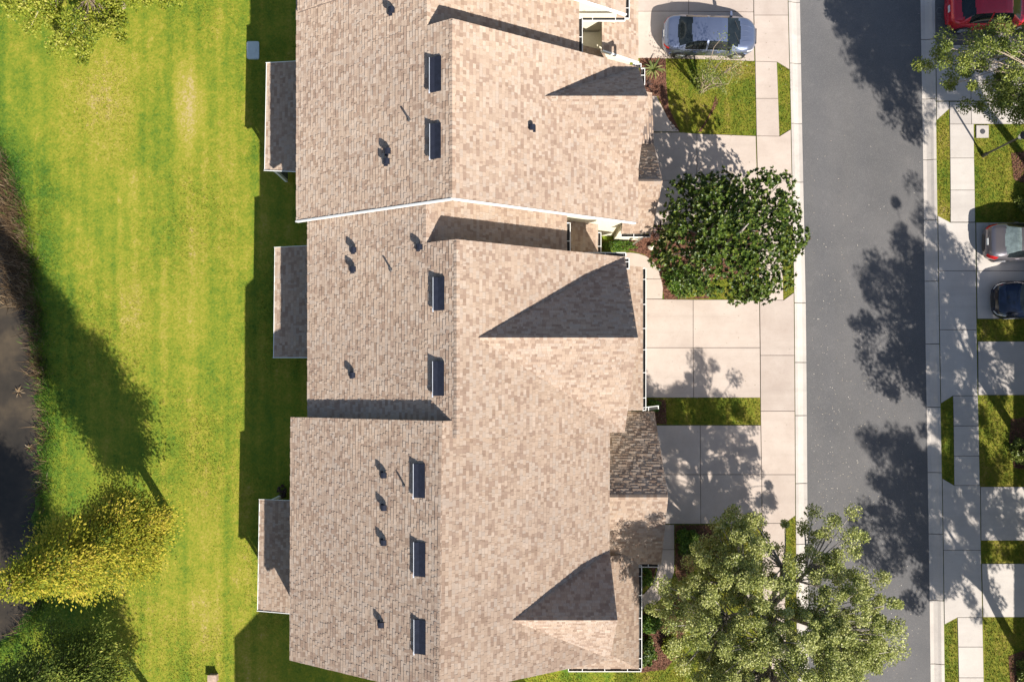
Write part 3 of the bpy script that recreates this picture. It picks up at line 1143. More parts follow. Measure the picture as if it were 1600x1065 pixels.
def lanai(house, quad_px, z_in, z_out, screens=True):
    """low rear porch roof"""
    (ax, ay), (bx_, by), (cx, cy), (dx, dy) = quad_px       # NW, NE, SE, SW in pixels
    q = [P(ax, ay, z_out), P(bx_ + 6, by, z_in), P(cx + 6, cy, z_in), P(dx, dy, z_out)]
    house.plane(q)
    mb = MB()
    mb.beam(q[0] + Vector((-.01, 0, .0)), q[3] + Vector((-.01, 0, .0)), .03, .05)
    mb.beam(q[3] + Vector((-.04, -.015, .02)), q[2] + Vector((0, -.015, .0)), .03, .05)
    mb.beam(q[0] + Vector((-.04, .015, .02)), q[1] + Vector((0, .015, .0)), .02, .05)
    mb.build('drip_edge', M['white'], house.root)
    for p in (q[0], q[3], (q[0] + q[3]) / 2):
        pm = MB(); yy_ = min(max(p.y, q[3].y + .2), q[0].y - .2)
        pm.box(p.x + .18, p.x + .30, yy_ - .06, yy_ + .06, LZ - .1, z_out - .12)
        pm.build('porch_post', M['white'], house.root)
    bm = MB(); bm.beam((q[0].x + .24, q[0].y - .1, z_out - .2), (q[3].x + .24, q[3].y + .1, z_out - .2), .1, .16); bm.build('porch_beam', M['white'], house.root)
    sc = MB(); sc.box(q[0].x + .22, q[0].x + .24, q[3].y + .26, q[0].y - .26, LZ + .1, z_out - .3); sc.build('porch_screen', M['screen'], house.root)


# --- north unit (the second from the top of the frame)
A = House((-2, 10.6, 0), "tan-shingled townhouse with two ridge vents, between the pale sedan and the magnolia", group='attached townhouses in the near row')
S_ = .9785
ax0, axr, ax1, ay0, ay1 = -9.33 * S_, -2.27 * S_, 5.53 * S_, 7.20 * S_, 14.03 * S_
az0 = 6.2; azr = az0 + PM * (axr - ax0); az1 = azr - PM * (ax1 - axr)
A_back = (ax0, az0, PM)
A_front = (axr, azr, -PM)
A.plane([(ax0, ay0, az0), (ax0, ay1, az0), (axr, ay1, azr), (axr, ay0, azr)], True)
A.plane([(axr, ay0, azr), (axr, ay1, azr), (ax1, ay1, az1), (ax1, ay0, az1)], True)
A.caps.append(((axr, ay0, azr), (axr, ay1, azr), dn(-1, 0, PM), dn(1, 0, PM), 1))
cy, cz = 11.84 * S_, 8.45
cxs = axr + (azr - cz) / PM
A.plane([(cxs, cy, cz), (ax1, cy, cz), (ax1, ay1, az1)])
A.plane([(cxs, cy, cz), (ax1, 9.5 * S_, az1), (ax1, cy, cz)])
A.caps.append(((cxs + .1, cy, cz), (ax1, cy, cz), dn(0, 1, 1.2), dn(0, -1, 1.2), 2))
gy, gz, gx1 = 9.07 * .985, 5.25, 6.64 * .985
A.plane([(5.0, gy, gz), (gx1, gy, gz), (gx1 - .05, 11.15, 3.1), (5.0, 11.15, 3.1)])
A.plane([(5.0, gy, gz), (5.0, 7.05, 3.1), (gx1 - .15, 7.05, 3.1), (gx1, gy, gz)])
A.caps.append(((5.4, gy, gz), (gx1, gy, gz), dn(0, 1, .74), dn(0, -1, .74), 3))
A.plane([(5.1, 11.1, 3.95), (6.5, 11.1, 3.05), (6.42, 13.5, 3.05), (5.1, 13.5, 3.95)])
lanai(A, [(417, 99), (462, 96), (459, 268), (414, 266)], 3.3, 2.75)
A.gut.append(((5.0, 7.04, 3.06), (gx1 - .2, 7.04, 3.06), (0, -1, 0)))
A.gut.append(((5.2, 13.74, az1 - .06), (5.55, 13.74, az1 - .06), (0, 1, 0)))
A.gut.append(((5.55, 13.7, az1 - .06), (5.55, 13.0, az1 - .06), (1, 0, 0)))
aroof = A.finish()
fascia(A, (ax0, ay0, az0), (axr, ay0, azr), (0, -.03, .0), .06)
fascia(A, (axr, ay0, azr), (ax1 - .15, ay0, az1 + .1), (0, -.03, .0), .06)
gable_wall(A, ax0 + .35, ax1 - .35, axr, az0 - .02, azr - .20, az1 - .02, ay0 + .42, ay1 - .05)
box_part(A, 'garage_wall', M['cream'], 5.0, 6.35, 7.25, 11.0, 0, 3.0)
box_part(A, 'entry_wall', M['cream'], 5.0, 5.5, 11.05, 13.4, 0, 3.0)
garage_door(A, 6.35, 7.75, 10.4)
face_window(A, 'x', ax0 + .35, 8.2, 9.6, 3.2, 4.6, -1); face_window(A, 'x', ax0 + .35, 11.2, 12.6, 3.2, 4.6, -1)
for v in ((672, 689.5, 93, 146), (672.5, 689, 196, 250)): off_ridge_vent(aroof, *v, A_back)
for v in ((613.5, 19), (607.5, 238), (606, 254)): goose_vent(aroof, *v, A_back)
pipe_vent(aroof, 639.5, 187, A_back)
goose_vent(aroof, 832, 201, A_front, .8)
db = MB()
db.beam((P(1003, 372, 2.6)), (P(990, 381, .3)), .10, .08); db.build('downspout', M['white'], A.root)

# --- middle unit, with a lower link roof against the north unit
B = House((-2, 2.5, 0), "tan-shingled middle townhouse with a large front cross gable behind the bare concrete driveway", group='attached townhouses in the near row')
bx0, bxr, bx1, by0, by1 = -8.85 * S_, -2.12 * S_, 4.9 * S_, -1.95 * S_, 5.67 * S_
bz0 = 6.2; bzr = bz0 + PM * (bxr - bx0); bz1 = bzr - PM * (bx1 - bxr)
B_back = (bx0, bz0, PM)
lxr = -3.37 * S_; lzr = bz0 + PM * (lxr - bx0); lx1 = 2.38 * S_; lz1 = lzr - PM * (lx1 - lxr)
B.plane([(bx0, by0, bz0), (bx0, by1, bz0), (bxr, by1, bzr), (bxr, by0, bzr)], True)
B.plane([(bxr, by0, bzr), (bxr, by1, bzr), (bx1, by1, bz1), (bx1, by0, bz1)], True)
B.plane([(bx0, by1, bz0), (bx0, 7.45, bz0), (lxr, 7.45, lzr), (lxr, by1, lzr)])
B.plane([(lxr, by1 - .2, lzr), (lxr, 7.45, lzr), (lx1, 7.45, lz1), (lx1, by1 - .2, lz1)])
B.caps.append(((bxr, by0, bzr), (bxr, by1, bzr), dn(-1, 0, PM), dn(1, 0, PM), 1))
B.caps.append(((lxr, by1 + .05, lzr), (lxr, 7.3, lzr), dn(-1, 0, PM), dn(1, 0, PM), 1))
cy, cz = 1.93 * S_, 10.05
cxs = bxr + (bzr - cz) / PM
B.plane([(cxs, cy, cz), (bx1, cy, cz), (bx1, by1, bz1)])
B.plane([(cxs, cy, cz), (bx1, -1.9 * S_, bz1), (bx1, cy, cz)])
B.caps.append(((cxs + .1, cy, cz), (bx1, cy, cz), dn(0, 1, 1.1), dn(0, -1, 1.1), 2))
B.plane([(4.6, 5.5, 4.05), (4.6, -1.05, 4.05), (5.98, -1.05, 3.15), (5.98, 5.5, 3.15)])
B.plane([(2.3, 5.75, 4.15), (3.93, 5.75, 3.1), (3.93, 7.6, 3.1), (2.3, 7.6, 4.15)])
lanai(B, [(430, 387), (479, 384), (478, 558), (428, 558)], 3.3, 2.75)
B.gut.append(((lx1, 5.62, lz1 - .02), (lx1, 7.0, lz1 - .02), (1, 0, 0)))
B.gut.append(((3.93, 5.75, 3.06), (3.93, 7.1, 3.06), (1, 0, 0)))
B.gut.append(((5.98, -1.05, 3.11), (5.98, 5.45, 3.11), (1, 0, 0)))
B.gut.append(((5.98, -1.08, 3.11), (6.75, -1.0, 2.8), (0, 1, 0)))
B.gut.append(((3.1, 5.58, bz1 + .0), (4.85, 5.58, bz1 - .02), (0, 1, 0)))
B.gut.append(((4.83, 5.5, bz1 - .02), (4.83, 5.05, bz1 - .02), (1, 0, 0)))
broof = B.finish()
gable_wall(B, bx0 + .35, bx1 - .35, bxr, bz0 - .02, bzr - .20, bz1 - .02, by0 + .1, by1 - .15)
gable_wall(B, bx0 + .36, lx1 - .3, lxr, bz0 - .02, lzr - .2, lz1 - .02, by1 - .2, 7.5, name='link_wall')
gw = MB(); gw.cur = 0
gw.mesh([(bx1 - .3, -1.65, bz1 - .15), (bx1 - .3, by1 - .2, bz1 - .15), (bx1 - .3, cy, cz - .3), (bx1 - .6, -1.65, bz1 - .15), (bx1 - .6, by1 - .2, bz1 - .15), (bx1 - .6, cy, cz - .3)],
        [(0, 1, 2), (5, 4, 3), (0, 2, 5, 3), (1, 4, 5, 2), (0, 3, 4, 1)])
gw.build('gable_wall', M['cream'], B.root)
box_part(B, 'garage_wall', M['cream'], 4.5, 5.72, -1.0, 5.35, 0, 3.1)
box_part(B, 'entry_wall', M['cream'], 2.0, 3.6, 5.6, 7.65, 0, 3.05)
garage_door(B, 5.72, -.2, 4.7)
face_window(B, 'x', bx0 + .35, 0.0, 1.4, 3.2, 4.6, -1); face_window(B, 'x', bx0 + .35, 3.0, 4.4, 3.2, 4.6, -1)
for v in ((677.7, 694.6, 434, 485.5), (677, 694, 564.5, 618)): off_ridge_vent(broof, *v, B_back)
for v in ((554.5, 391.5), (553.5, 421.5), (657, 387), (552.5, 586)): goose_vent(broof, *v, B_back)
pipe_vent(broof, 611, 420.5, B_back)

# --- end unit at the bottom of the frame
Cc = House((-2, -6.5, 0), "tan-shingled end townhouse with three ridge vents, its front shaded by the big oak", group='attached townhouses in the near row')
cx0, cxr, cx1, cy0, cy1 = -9.58 * S_, -2.70 * S_, 4.20 * S_, -11.78 * S_, -1.28 * S_
cz0 = 6.2; czr = cz0 + PM * (cxr - cx0); cz1 = czr - PM * (cx1 - cxr)
C_back = (cx0, cz0, PM)
Cc.plane([(cx0, cy0, cz0), (cx0, cy1, cz0), (cxr + .06, cy1, czr), (cxr - .12, cy0, czr)], True)
Cc.plane([(cxr - .12, cy0, czr), (cxr + .06, cy1, czr), (cx1, cy1 - .0, cz1), (cx1, cy0, cz1)], True)
Cc.caps.append(((cxr - .12, cy0, czr), (cxr + .05, cy1, czr), dn(-1, 0, PM), dn(1, 0, PM), 1))
gyy, gzz = -9.34 * S_, 8.9
gxs = cxr + (czr - gzz) / PM
Cc.plane([(gxs, gyy, gzz), (cx1 + .04, gyy, gzz), (cx1 + .02, -7.0 * S_, cz1)])
Cc.plane([(gxs, gyy, gzz), (cx1 + .02, cy0 + .05, cz1), (cx1 + .04, gyy, gzz)])
Cc.caps.append(((gxs + .1, gyy, gzz), (cx1, gyy, gzz), dn(0, 1, 1.17), dn(0, -1, 1.17), 2))
Cc.plane([(3.7, -4.70, 5.75), (6.69, -4.70, 5.75), (6.6, -1.12, 2.6), (3.7, -1.12, 2.6)])
Cc.plane([(3.7, -4.70, 5.75), (3.7, -8.12, 2.9), (6.86, -8.12, 2.9), (6.69, -4.70, 5.75)])
Cc.caps.append(((4.1, -4.70, 5.75), (6.69, -4.70, 5.75), dn(0, 1, .72), dn(0, -1, .72), 3))
Cc.plane([(4.0, -7.6, 4.0), (4.0, -11.75, 4.0), (5.83, -12.93, 2.9), (5.83, -7.6, 2.9)])
Cc.plane([(2.6, -12.93, 2.9), (5.83, -12.93, 2.9), (4.0, -11.75, 4.0), (2.6, -11.75, 4.0)])
lanai(Cc, [(406, 780), (454, 782), (453, 958), (403, 953)], 3.3, 2.75)
Cc.gut.append(((5.83, -12.95, 2.86), (5.83, -8.2, 2.86), (1, 0, 0)))
Cc.gut.append(((2.6, -12.93, 2.86), (5.95, -12.93, 2.86), (0, -1, 0)))
Cc.gut.append(((5.85, -8.12, 2.86), (6.75, -8.12, 2.86), (0, -1, 0)))
croof = Cc.finish()
gable_wall(Cc, cx0 + .35, cx1 - .35, cxr, cz0 - .02, czr - .20, cz1 - .02, cy0 + .2, cy1 - .05)
gw = MB()
gw.mesh([(cx1 - .3, -11.25, cz1 - .15), (cx1 - .3, -7.05, cz1 - .15), (cx1 - .3, gyy, gzz - .35), (cx1 - .6, -11.25, cz1 - .15), (cx1 - .6, -7.05, cz1 - .15), (cx1 - .6, gyy, gzz - .35)],
        [(0, 1, 2), (5, 4, 3), (0, 2, 5, 3), (1, 4, 5, 2), (0, 3, 4, 1)])
gw.build('gable_wall', M['cream'], Cc.root)
gw = MB()
sec = [(-7.9, 0), (-1.4, 0), (-1.4, 2.6), (-4.70, 5.45), (-7.9, 2.85)]
gw.mesh([(3.8, a, b) for a, b in sec] + [(6.5, a, b) for a, b in sec], [(4, 3, 2, 1, 0), (5, 6, 7, 8, 9)] + [(i, (i + 1) % 5, 5 + (i + 1) % 5, 5 + i) for i in range(5)])
gw.build('garage_wall', M['cream'], Cc.root)
garage_door(Cc, 6.5, -7.2, -2.3)
box_part(Cc, 'entry_wall', M['cream'], 3.7, 4.7, -11.6, -8.0, 0, 3.3)
for yy_ in (-12.7, -10.4):
    box_part(Cc, 'porch_post', M['white'], 5.5, 5.62, yy_ - .06, yy_ + .06, 0, 2.9)
face_window(Cc, 'x', cx0 + .35, -5.0, -3.6, 3.2, 4.6, -1); face_window(Cc, 'x', cx0 + .35, -10.6, -9.2, 3.2, 4.6, -1)
face_window(Cc, 'y', cy0 + .2, -6.0, -4.6, 3.4, 4.8, -1); face_window(Cc, 'y', cy0 + .2, .4, 1.6, 3.2, 4.6, -1)
for v in ((647, 664.4, 723.3, 776), (647.5, 665, 845, 898), (648, 665.5, 965, 1018)): off_ridge_vent(croof, *v, C_back)
for v in ((601.3, 741.5), (601.5, 792), (601, 846), (597, 973.5)): goose_vent(croof, *v, C_back)
pipe_vent(croof, 632, 757.5, C_back)

# --- the next unit north: only its south edge is in the frame
D = House((-2, 18, 0), "tan-shingled townhouse cut off by the top edge of the frame, beside the pale sedan", group='attached townhouses in the near row')
dxr = -3.30 * S_; dzr = az0 + PM * (dxr - ax0); dx1 = 2.9 * S_; dz1 = dzr - PM * (dx1 - dxr)
D.plane([(ax0, ay1, az0), (ax0, 16.6, az0), (dxr, 16.6, dzr), (dxr, ay1, dzr)])
D.plane([(dxr, ay1 - .2, dzr), (dxr, 16.6, dzr), (dx1, 16.6, dz1), (dx1, ay1 - .2, dz1)])
D.plane([(ax0 + .1, 15.8, az0 + .2), (ax0 + .1, 23, az0 + .2), (axr + .1, 23, azr + .2), (axr + .1, 15.85, azr + .2)], False)
D.plane([(axr + .1, 15.85, azr + .2), (axr + .1, 23, azr + .2), (4.85, 23, az1 + .2), (4.85, 15.92, az1 + .2)])
D.caps.append(((dxr, ay1 + .05, dzr), (dxr, 15.8, dzr), dn(-1, 0, PM), dn(1, 0, PM), 1))
D.plane([(4.0, 23, 4.3), (4.0, 15.0, 4.3), (5.78, 14.9, 3.1), (5.78, 23, 3.1)])
D.plane([(2.8, 14.1, 4.0), (4.35, 14.1, 3.1), (4.35, 15.4, 3.1), (2.8, 15.4, 4.0)])
D.gut.append(((dx1, 13.9, dz1 - .02), (dx1, 15.7, dz1 - .02), (1, 0, 0)))
D.gut.append(((2.9, 15.86, 5.75), (4.85, 15.86, 5.75), (0, -1, 0)))
D.gut.append(((4.87, 15.8, 5.77), (4.87, 22.5, 5.77), (1, 0, 0)))
D.gut.append(((4.35, 14.1, 3.06), (4.35, 14.95, 3.06), (1, 0, 0)))
droof = D.finish(0)
fascia(D, (axr + .1, 15.85, azr + .2), (4.85, 15.92, az1 + .2), (0, -.03, 0), .06)
fascia(D, (4.0, 15.0, 4.3), (5.78, 14.9, 3.1), (0, -.03, 0), .06)
gable_wall(D, ax0 + .4, dx1 - .3, dxr, az0, dzr - .2, dz1, ay1 + .05, 16.4, name='link_wall')
gable_wall(D, ax0 + .45, 4.6, axr + .1, az0 + .15, azr - .05, az1 + .1, 16.35, 22.9)
box_part(D, 'entry_wall', M['cream'], 2.6, 4.1, 14.2, 16.3, 0, 3.05)
box_part(D, 'garage_wall', M['cream'], 4.0, 5.5, 15.1, 22.9, 0, 3.15)
garage_door(D, 5.5, 16, 21)

# --- houses across the street: out of frame, their shade falls on the far driveways
E = House((-3, -24, 0), "tan-roofed townhouse just below the frame, shading the lower back lawn", group='attached townhouses in the near row')
ex0, exr, ex1, ey0, ey1 = -9.9, -3.1, 3.7, -30.0, -18.6
ez0 = 6.2; ezr = ez0 + PM * (exr - ex0)
E.plane([(ex0, ey0, ez0), (ex0, ey1, ez0), (exr, ey1, ezr), (exr, ey0, ezr)])
E.plane([(exr, ey0, ezr), (exr, ey1, ezr), (ex1, ey1, ez0), (ex1, ey0, ez0)])
E.finish(0)
gable_wall(E, ex0 + .35, ex1 - .35, exr, ez0, ezr - .2, ez0, ey0 + .2, ey1 - .2)
face_window(E, 'x', ex0 + .35, -26.0, -24.6, 3.2, 4.6, -1); face_window(E, 'y', ey1 - .2, -6.0, -4.6, 3.4, 4.8, 1)


def across(y0, y1, label):
    h = House((33, (y0 + y1) / 2, 0), label, group='townhouses across the street')
    x0, xr, x1 = 27.9, 34.0, 40.0
    e, rdg = 5.3, 9.3
    rp = MB()
    for q in ([(x0, y0, e), (xr, y0, rdg), (xr, y1, rdg), (x0, y1, e)], [(xr, y0, rdg), (x1, y0, e), (x1, y1, e), (xr, y1, rdg)]):
        h.deck.slab(q, .14)
        roof_plane(q, h.field, h.singles, False, int(y0 * 10))
    h.finish(0)
    gable_wall(h, x0 + .3, x1 - .3, xr, e, rdg - .2, e, y0 + .2, y1 - .2)
    garage_door(h, x0 + .3, y0 + 1.0, y0 + 4.5, -1)
    face_window(h, 'x', x0 + .3, y0 + 5.6, y0 + 7.0, 3.2, 4.6, -1)


across(-10.1, 4.9, "tan-roofed townhouse across the street behind the twin parked cars")
across(-26.0, -13.2, "tan-roofed townhouse across the street behind the lowest driveway")


# ------------------------------------------------------------------ vegetation
def leaves_quads(c, axis, nrm, L, W):
    """one four-cornered leaf per row"""
    axis = axis / np.linalg.norm(axis, axis=1)[:, None]
    s = np.cross(axis, nrm)
    s /= (np.linalg.norm(s, axis=1)[:, None] + 1e-9)
    L = L[:, None]; W = W[:, None]
    v = np.stack([c - axis * L * .5, c + s * W * .5 - axis * L * .05, c + axis * L * .5, c - s * W * .5 - axis * L * .05], 1).reshape(-1, 3)
    return v, np.arange(len(c) * 4).reshape(-1, 4)


def bez(p0, p1, p2, n):
    return [p0.lerp(p1, t).lerp(p1.lerp(p2, t), t) for t in [i / (n - 1) for i in range(n)]]


def broad_tree(name, label, cat, base, trunk_h, trunk_r, centre, rad, n_limb, n_tip, leaf_n, leaf_L, leaf_W, clump_r, lmat, bmat, group=None, seed=0, flat=.8, keep=None, shell=.5, tint_up=.25, rough_r=0.25):
    r = np.random.default_rng(seed)
    rr = random.Random(seed)
    root = empty(name, base, label, cat, group)
    base = Vector(base)
    centre = Vector(centre); rad = Vector(rad)
    tb = MB()
    fork = base + Vector(((centre.x - base.x) * .25, (centre.y - base.y) * .25, trunk_h))
    tp = bez(base - Vector((0, 0, .1)), base + Vector((rr.uniform(-.15, .15), rr.uniform(-.15, .15), trunk_h * .6)), fork, 5)
    tb.tube(tp, [trunk_r * 1.35, trunk_r * 1.05, trunk_r, trunk_r * .95, trunk_r * .9], 9)
    limbs = []
    for i in range(n_limb):
        a = 2 * math.pi * (i + rr.uniform(-.3, .3)) / n_limb
        el = rr.uniform(.15, 1.15)
        tgt = centre + Vector((math.cos(a) * math.cos(el) * rad.x * .62, math.sin(a) * math.cos(el) * rad.y * .62, (math.sin(el) - .35) * rad.z * .8))
        mid = fork.lerp(tgt, .5) + Vector((rr.uniform(-.4, .4), rr.uniform(-.4, .4), rr.uniform(.1, .8)))
        pts = bez(fork - Vector((0, 0, .1)), mid, tgt, 7)
        tb.tube(pts, [trunk_r * (.62 - .075 * k) for k in range(7)], 6)
        limbs.append(pts)
    # tips spread through the crown volume
    tips = []
    tries = 0
    while len(tips) < n_tip and tries < n_tip * 60:
        tries += 1
        d = r.normal(size=3); d /= np.linalg.norm(d)
        if d[2] < -.45: continue
        q = shell + (1 - shell) * r.random() ** .6
        lump = 1 + rough_r * (math.sin(3.1 * d[0] + seed) * math.sin(2.7 * d[1] + 1.3 * seed) + .5 * math.sin(6.3 * d[0] - seed + 4 * d[1]))
        p = centre + Vector((d[0] * rad.x, d[1] * rad.y, d[2] * rad.z)) * (q * lump)
        if keep is not None and not keep(p, rr): continue
        tips.append(p)
    for p in tips:
        best = min(limbs, key=lambda l: min((x - p).length for x in l[2:]))
        j = min(range(2, len(best)), key=lambda k: (best[k] - p).length)
        s0 = best[max(1, j - 1)]
        mid = s0.lerp(p, .55) + Vector((rr.uniform(-.2, .2), rr.uniform(-.2, .2), rr.uniform(-.1, .35)))
        tb.tube(bez(s0, mid, p, 5), [trunk_r * .17, trunk_r * .13, trunk_r * .10, trunk_r * .07, .012], 4, False)
    tb.build('trunk', bmat, root, smooth=True)
    # leaves
    T = np.array([tuple(p) for p in tips])
    idx = r.integers(0, len(T), leaf_n)
    cr = clump_r * (.6 + .8 * r.random(len(T)))[idx]
    g = r.normal(size=(leaf_n, 3)); g /= np.linalg.norm(g, axis=1)[:, None]
    off = g * (cr * r.random(leaf_n) ** .45)[:, None]
    off[:, 2] *= flat
    c = T[idx] + off
    axis = g * .8 + r.normal(size=(leaf_n, 3)) * .6
    nrm = r.normal(size=(leaf_n, 3)) * .55 + np.array([0, 0, 1.0]) + g * .35
    L = leaf_L * r.uniform(.65, 1.3, leaf_n); W = leaf_W * r.uniform(.65, 1.3, leaf_n)
    v, f = leaves_quads(c, axis, nrm, L, W)
    clump_t = r.uniform(-.18, .18, len(T))[idx]
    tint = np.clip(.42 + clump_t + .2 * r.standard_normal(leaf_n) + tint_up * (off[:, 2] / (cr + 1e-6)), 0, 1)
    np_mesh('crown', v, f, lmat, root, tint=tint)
    return root


# big live oak at the bottom of the frame: thin towards the north, where its limbs show
def oak_keep(p, rr):
    rel = p - Vector((11.9, -9.9, 6))
    if rel.y > 2.0 and rr.random() < .34 + .05 * rel.y and not (rel.x < -1.0 and rel.y < 5.0): return False
    if rel.y > 1.0 and abs(rel.x + .6) < 1.0 and rr.random() < .75: return False
    if rel.x > 3.9 or (rel.y > 3.3 and rel.x > 2.7) or rel.y > 5.2: return False
    if rel.x < -3.4 and rel.y < 0 and rr.random() < .35: return False
    return True


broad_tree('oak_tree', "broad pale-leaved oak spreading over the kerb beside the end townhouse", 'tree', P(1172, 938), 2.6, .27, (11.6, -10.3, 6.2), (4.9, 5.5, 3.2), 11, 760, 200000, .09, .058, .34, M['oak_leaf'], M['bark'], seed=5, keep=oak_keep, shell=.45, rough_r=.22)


# magnolia: whorls of big glossy leaves on every twig end
def magnolia():
    r = np.random.default_rng(21)
    rr = random.Random(21)
    base = P(1112, 400)
    root = empty('magnolia_tree', base, "dense dark glossy magnolia standing between the driveway and the sidewalk", 'tree')
    tb = MB()
    top = Vector((9.75, 6.75, 7.2))
    main = bez(base - Vector((0, 0, .1)), Vector((base.x, base.y, 3)), top, 9)
    tb.tube(main, [.24, .2, .17, .15, .13, .11, .08, .05, .02], 8)
    c0 = Vector((9.75, 6.75, 3.9)); rad = Vector((3.3, 2.8, 3.1))
    tips, dirs = [], []
    lobes = []
    for _ in range(38):
        d = r.normal(size=3); d /= np.linalg.norm(d)
        if d[2] < -.35: d[2] *= -.5
        lobes.append(Vector((d[0] * rad.x, d[1] * rad.y, d[2] * rad.z)) * rr.uniform(.60, .98))
    # a few sprays that reach out past the rest, as the outline of the photo does
    for px_, py_, z_ in ((1215, 290, 4.2), (1095, 300, 5.0), (1160, 300, 5.2), (1232, 385, 3.6), (1225, 330, 4.4), (1180, 445, 3.0), (1215, 430, 3.2), (1150, 452, 2.6), (1040, 400, 3.4), (1060, 340, 4.6)):
        lobes.append(P(px_, py_, z_) - c0)
    for lo in lobes:
        c = c0 + lo
        tb.tube(bez(main[3], main[4].lerp(c, .6) + Vector((0, 0, .3)), c, 5), [.07, .055, .04, .03, .015], 5, False)
        ln = lo.normalized()
        for _ in range(48):
            d = r.normal(size=3); d /= np.linalg.norm(d)
            d = Vector(d) + ln * .55 + Vector((0, 0, .25)); d.normalize()
            tips.append(c + d * rr.uniform(.35, .80)); dirs.append(d)
    for _ in range(750):
        d = r.normal(size=3); d /= np.linalg.norm(d)
        tips.append(c0 + Vector((d[0] * rad.x, d[1] * rad.y, abs(d[2]) * rad.z)) * rr.uniform(.35, .76)); dirs.append(Vector((d[0], d[1], abs(d[2]) + .4)).normalized())
    tb.build('trunk', M['bark'], root, smooth=True)
    T = np.array([tuple(p) for p in tips]); Dd = np.array([tuple(p) for p in dirs])
    per = 13
    n = len(T) * per
    c = np.repeat(T, per, 0); dd = np.repeat(Dd, per, 0)
    ph = np.tile(np.arange(per) * 2.4, len(T)) + np.repeat(r.uniform(0, 6.28, len(T)), per)
    ref = np.where(np.abs(dd[:, 2:3]) < .9, np.array([[0, 0, 1.0]]), np.array([[1.0, 0, 0]]))
    a = np.cross(dd, ref); a /= np.linalg.norm(a, axis=1)[:, None]
    b = np.cross(dd, a)
    spread = r.uniform(.55, 1.15, n)
    out = a * np.cos(ph)[:, None] + b * np.sin(ph)[:, None]
    ax = dd * np.cos(spread)[:, None] + out * np.sin(spread)[:, None]
    nr = dd * np.sin(spread)[:, None] - out * np.cos(spread)[:, None] + r.normal(size=(n, 3)) * .12
    L = r.uniform(.12, .20, n); W = L * r.uniform(.42, .52, n)
    c = c + ax * (L * .5)[:, None]
    v, f = leaves_quads(c, ax, nr, L, W)
    tint = np.clip(.42 + .2 * r.standard_normal(n) + np.repeat(r.uniform(-.15, .15, len(T)), per), 0, .93)
    tint[r.random(n) < .006] = 1.0
    np_mesh('crown', v, f, M['magnolia_leaf'], root, tint=tint)


magnolia()


# tall cypresses on the bank: tiers of drooping feathery sprays
def cypress(base, H, r_low, label, lmat, seed, lean=(0, 0), n_br=150, sprays=300, lo=1.6):
    r = np.random.default_rng(seed); rr = random.Random(seed)
    root = empty('cypress_tree', base, label, 'tree', 'feathery trees along the pond bank')
    base = Vector(base)
    tb = MB()
    top = base + Vector((lean[0], lean[1], H))
    tr = [base.lerp(top, t) + Vector((.08 * math.sin(t * 9), .08 * math.cos(t * 7), 0)) for t in [i / 9 for i in range(10)]]
    tr[0].z -= .1
    tb.tube(tr, [.26, .2, .17, .15, .13, .11, .09, .07, .045, .02], 8)
    C, A_, N_, T_ = [], [], [], []
    for i in range(n_br):
        t = (i + rr.random()) / n_br
        z = lo + (H - lo) * t ** .9
        prof = (1 - ((z - lo) / (H - lo)) ** 1.7) * .85 + .15
        if z < lo + 2: prof *= .5 + .5 * (z - lo) / 2
        L = r_low * prof * rr.uniform(.6, 1.15)
        a = rr.uniform(0, 2 * math.pi)
        d = Vector((math.cos(a), math.sin(a), 0))
        s = base.lerp(top, z / H)
        up = rr.uniform(.1, .5) * L
        m = s + d * L * .55 + Vector((0, 0, up))
        e = s + d * L + Vector((0, 0, up * .4 - .15 * L))
        pts = bez(s, m, e, 6)
        tb.tube(pts, [.045, .036, .028, .02, .014, .006], 4, False)
        clump = rr.uniform(-.36, .28)
        k = int(sprays * (L / r_low) ** 1.2) + 20
        tt = r.random(k) ** .7
        pos = np.array([tuple(bez(s, m, e, 2 + 0)[0].lerp(e, 0) if False else (s.lerp(m, q).lerp(m.lerp(e, q), q))) for q in tt])
        side = r.normal(size=(k, 3)) * np.array([.26, .26, .18]) * (.5 + L / r_low)
        side[:, 2] -= np.abs(r.normal(size=k)) * .14
        C.append(pos + side)
        A_.append(np.array(tuple(d))[None, :] * .8 + np.array([[0, 0, -.35]]) + side * 1.2 + r.normal(size=(k, 3)) * .55)
        N_.append(np.array([[0, 0, 1.0]]) + r.normal(size=(k, 3)) * .5)
        T_.append(np.clip(.45 + clump + .18 * r.standard_normal(k), 0, 1))
    tb.build('trunk', M['bark_brown'], root, smooth=True)
    C, A_, N_, T_ = map(np.concatenate, (C, A_, N_, T_))
    L = r.uniform(.07, .15, len(C)); W = L * r.uniform(.35, .55, len(C))
    v, f = leaves_quads(C, A_, N_, L, W)
    np_mesh('crown', v, f, lmat, root, tint=T_)


cypress(P(262, 804, LZ), 14.6, 1.95, "golden green feathery cypress whose long shadow crosses the back lawn", M['cypress_leaf'], 31, lean=(.35, -.3), n_br=250, sprays=1000, lo=2.9)
cypress(P(165, 1018, LZ), 11.5, 2.5, "dark green cypress leaning over the lower end of the pond", M['cypress_dark'], 32, n_br=220, sprays=900)
cypress(P(258, 1122, LZ), 9.0, 1.15, "cypress just below the frame, throwing a trunk shadow on the back lawn", M['cypress_dark'], 33, n_br=120, sprays=300, lo=3.3)

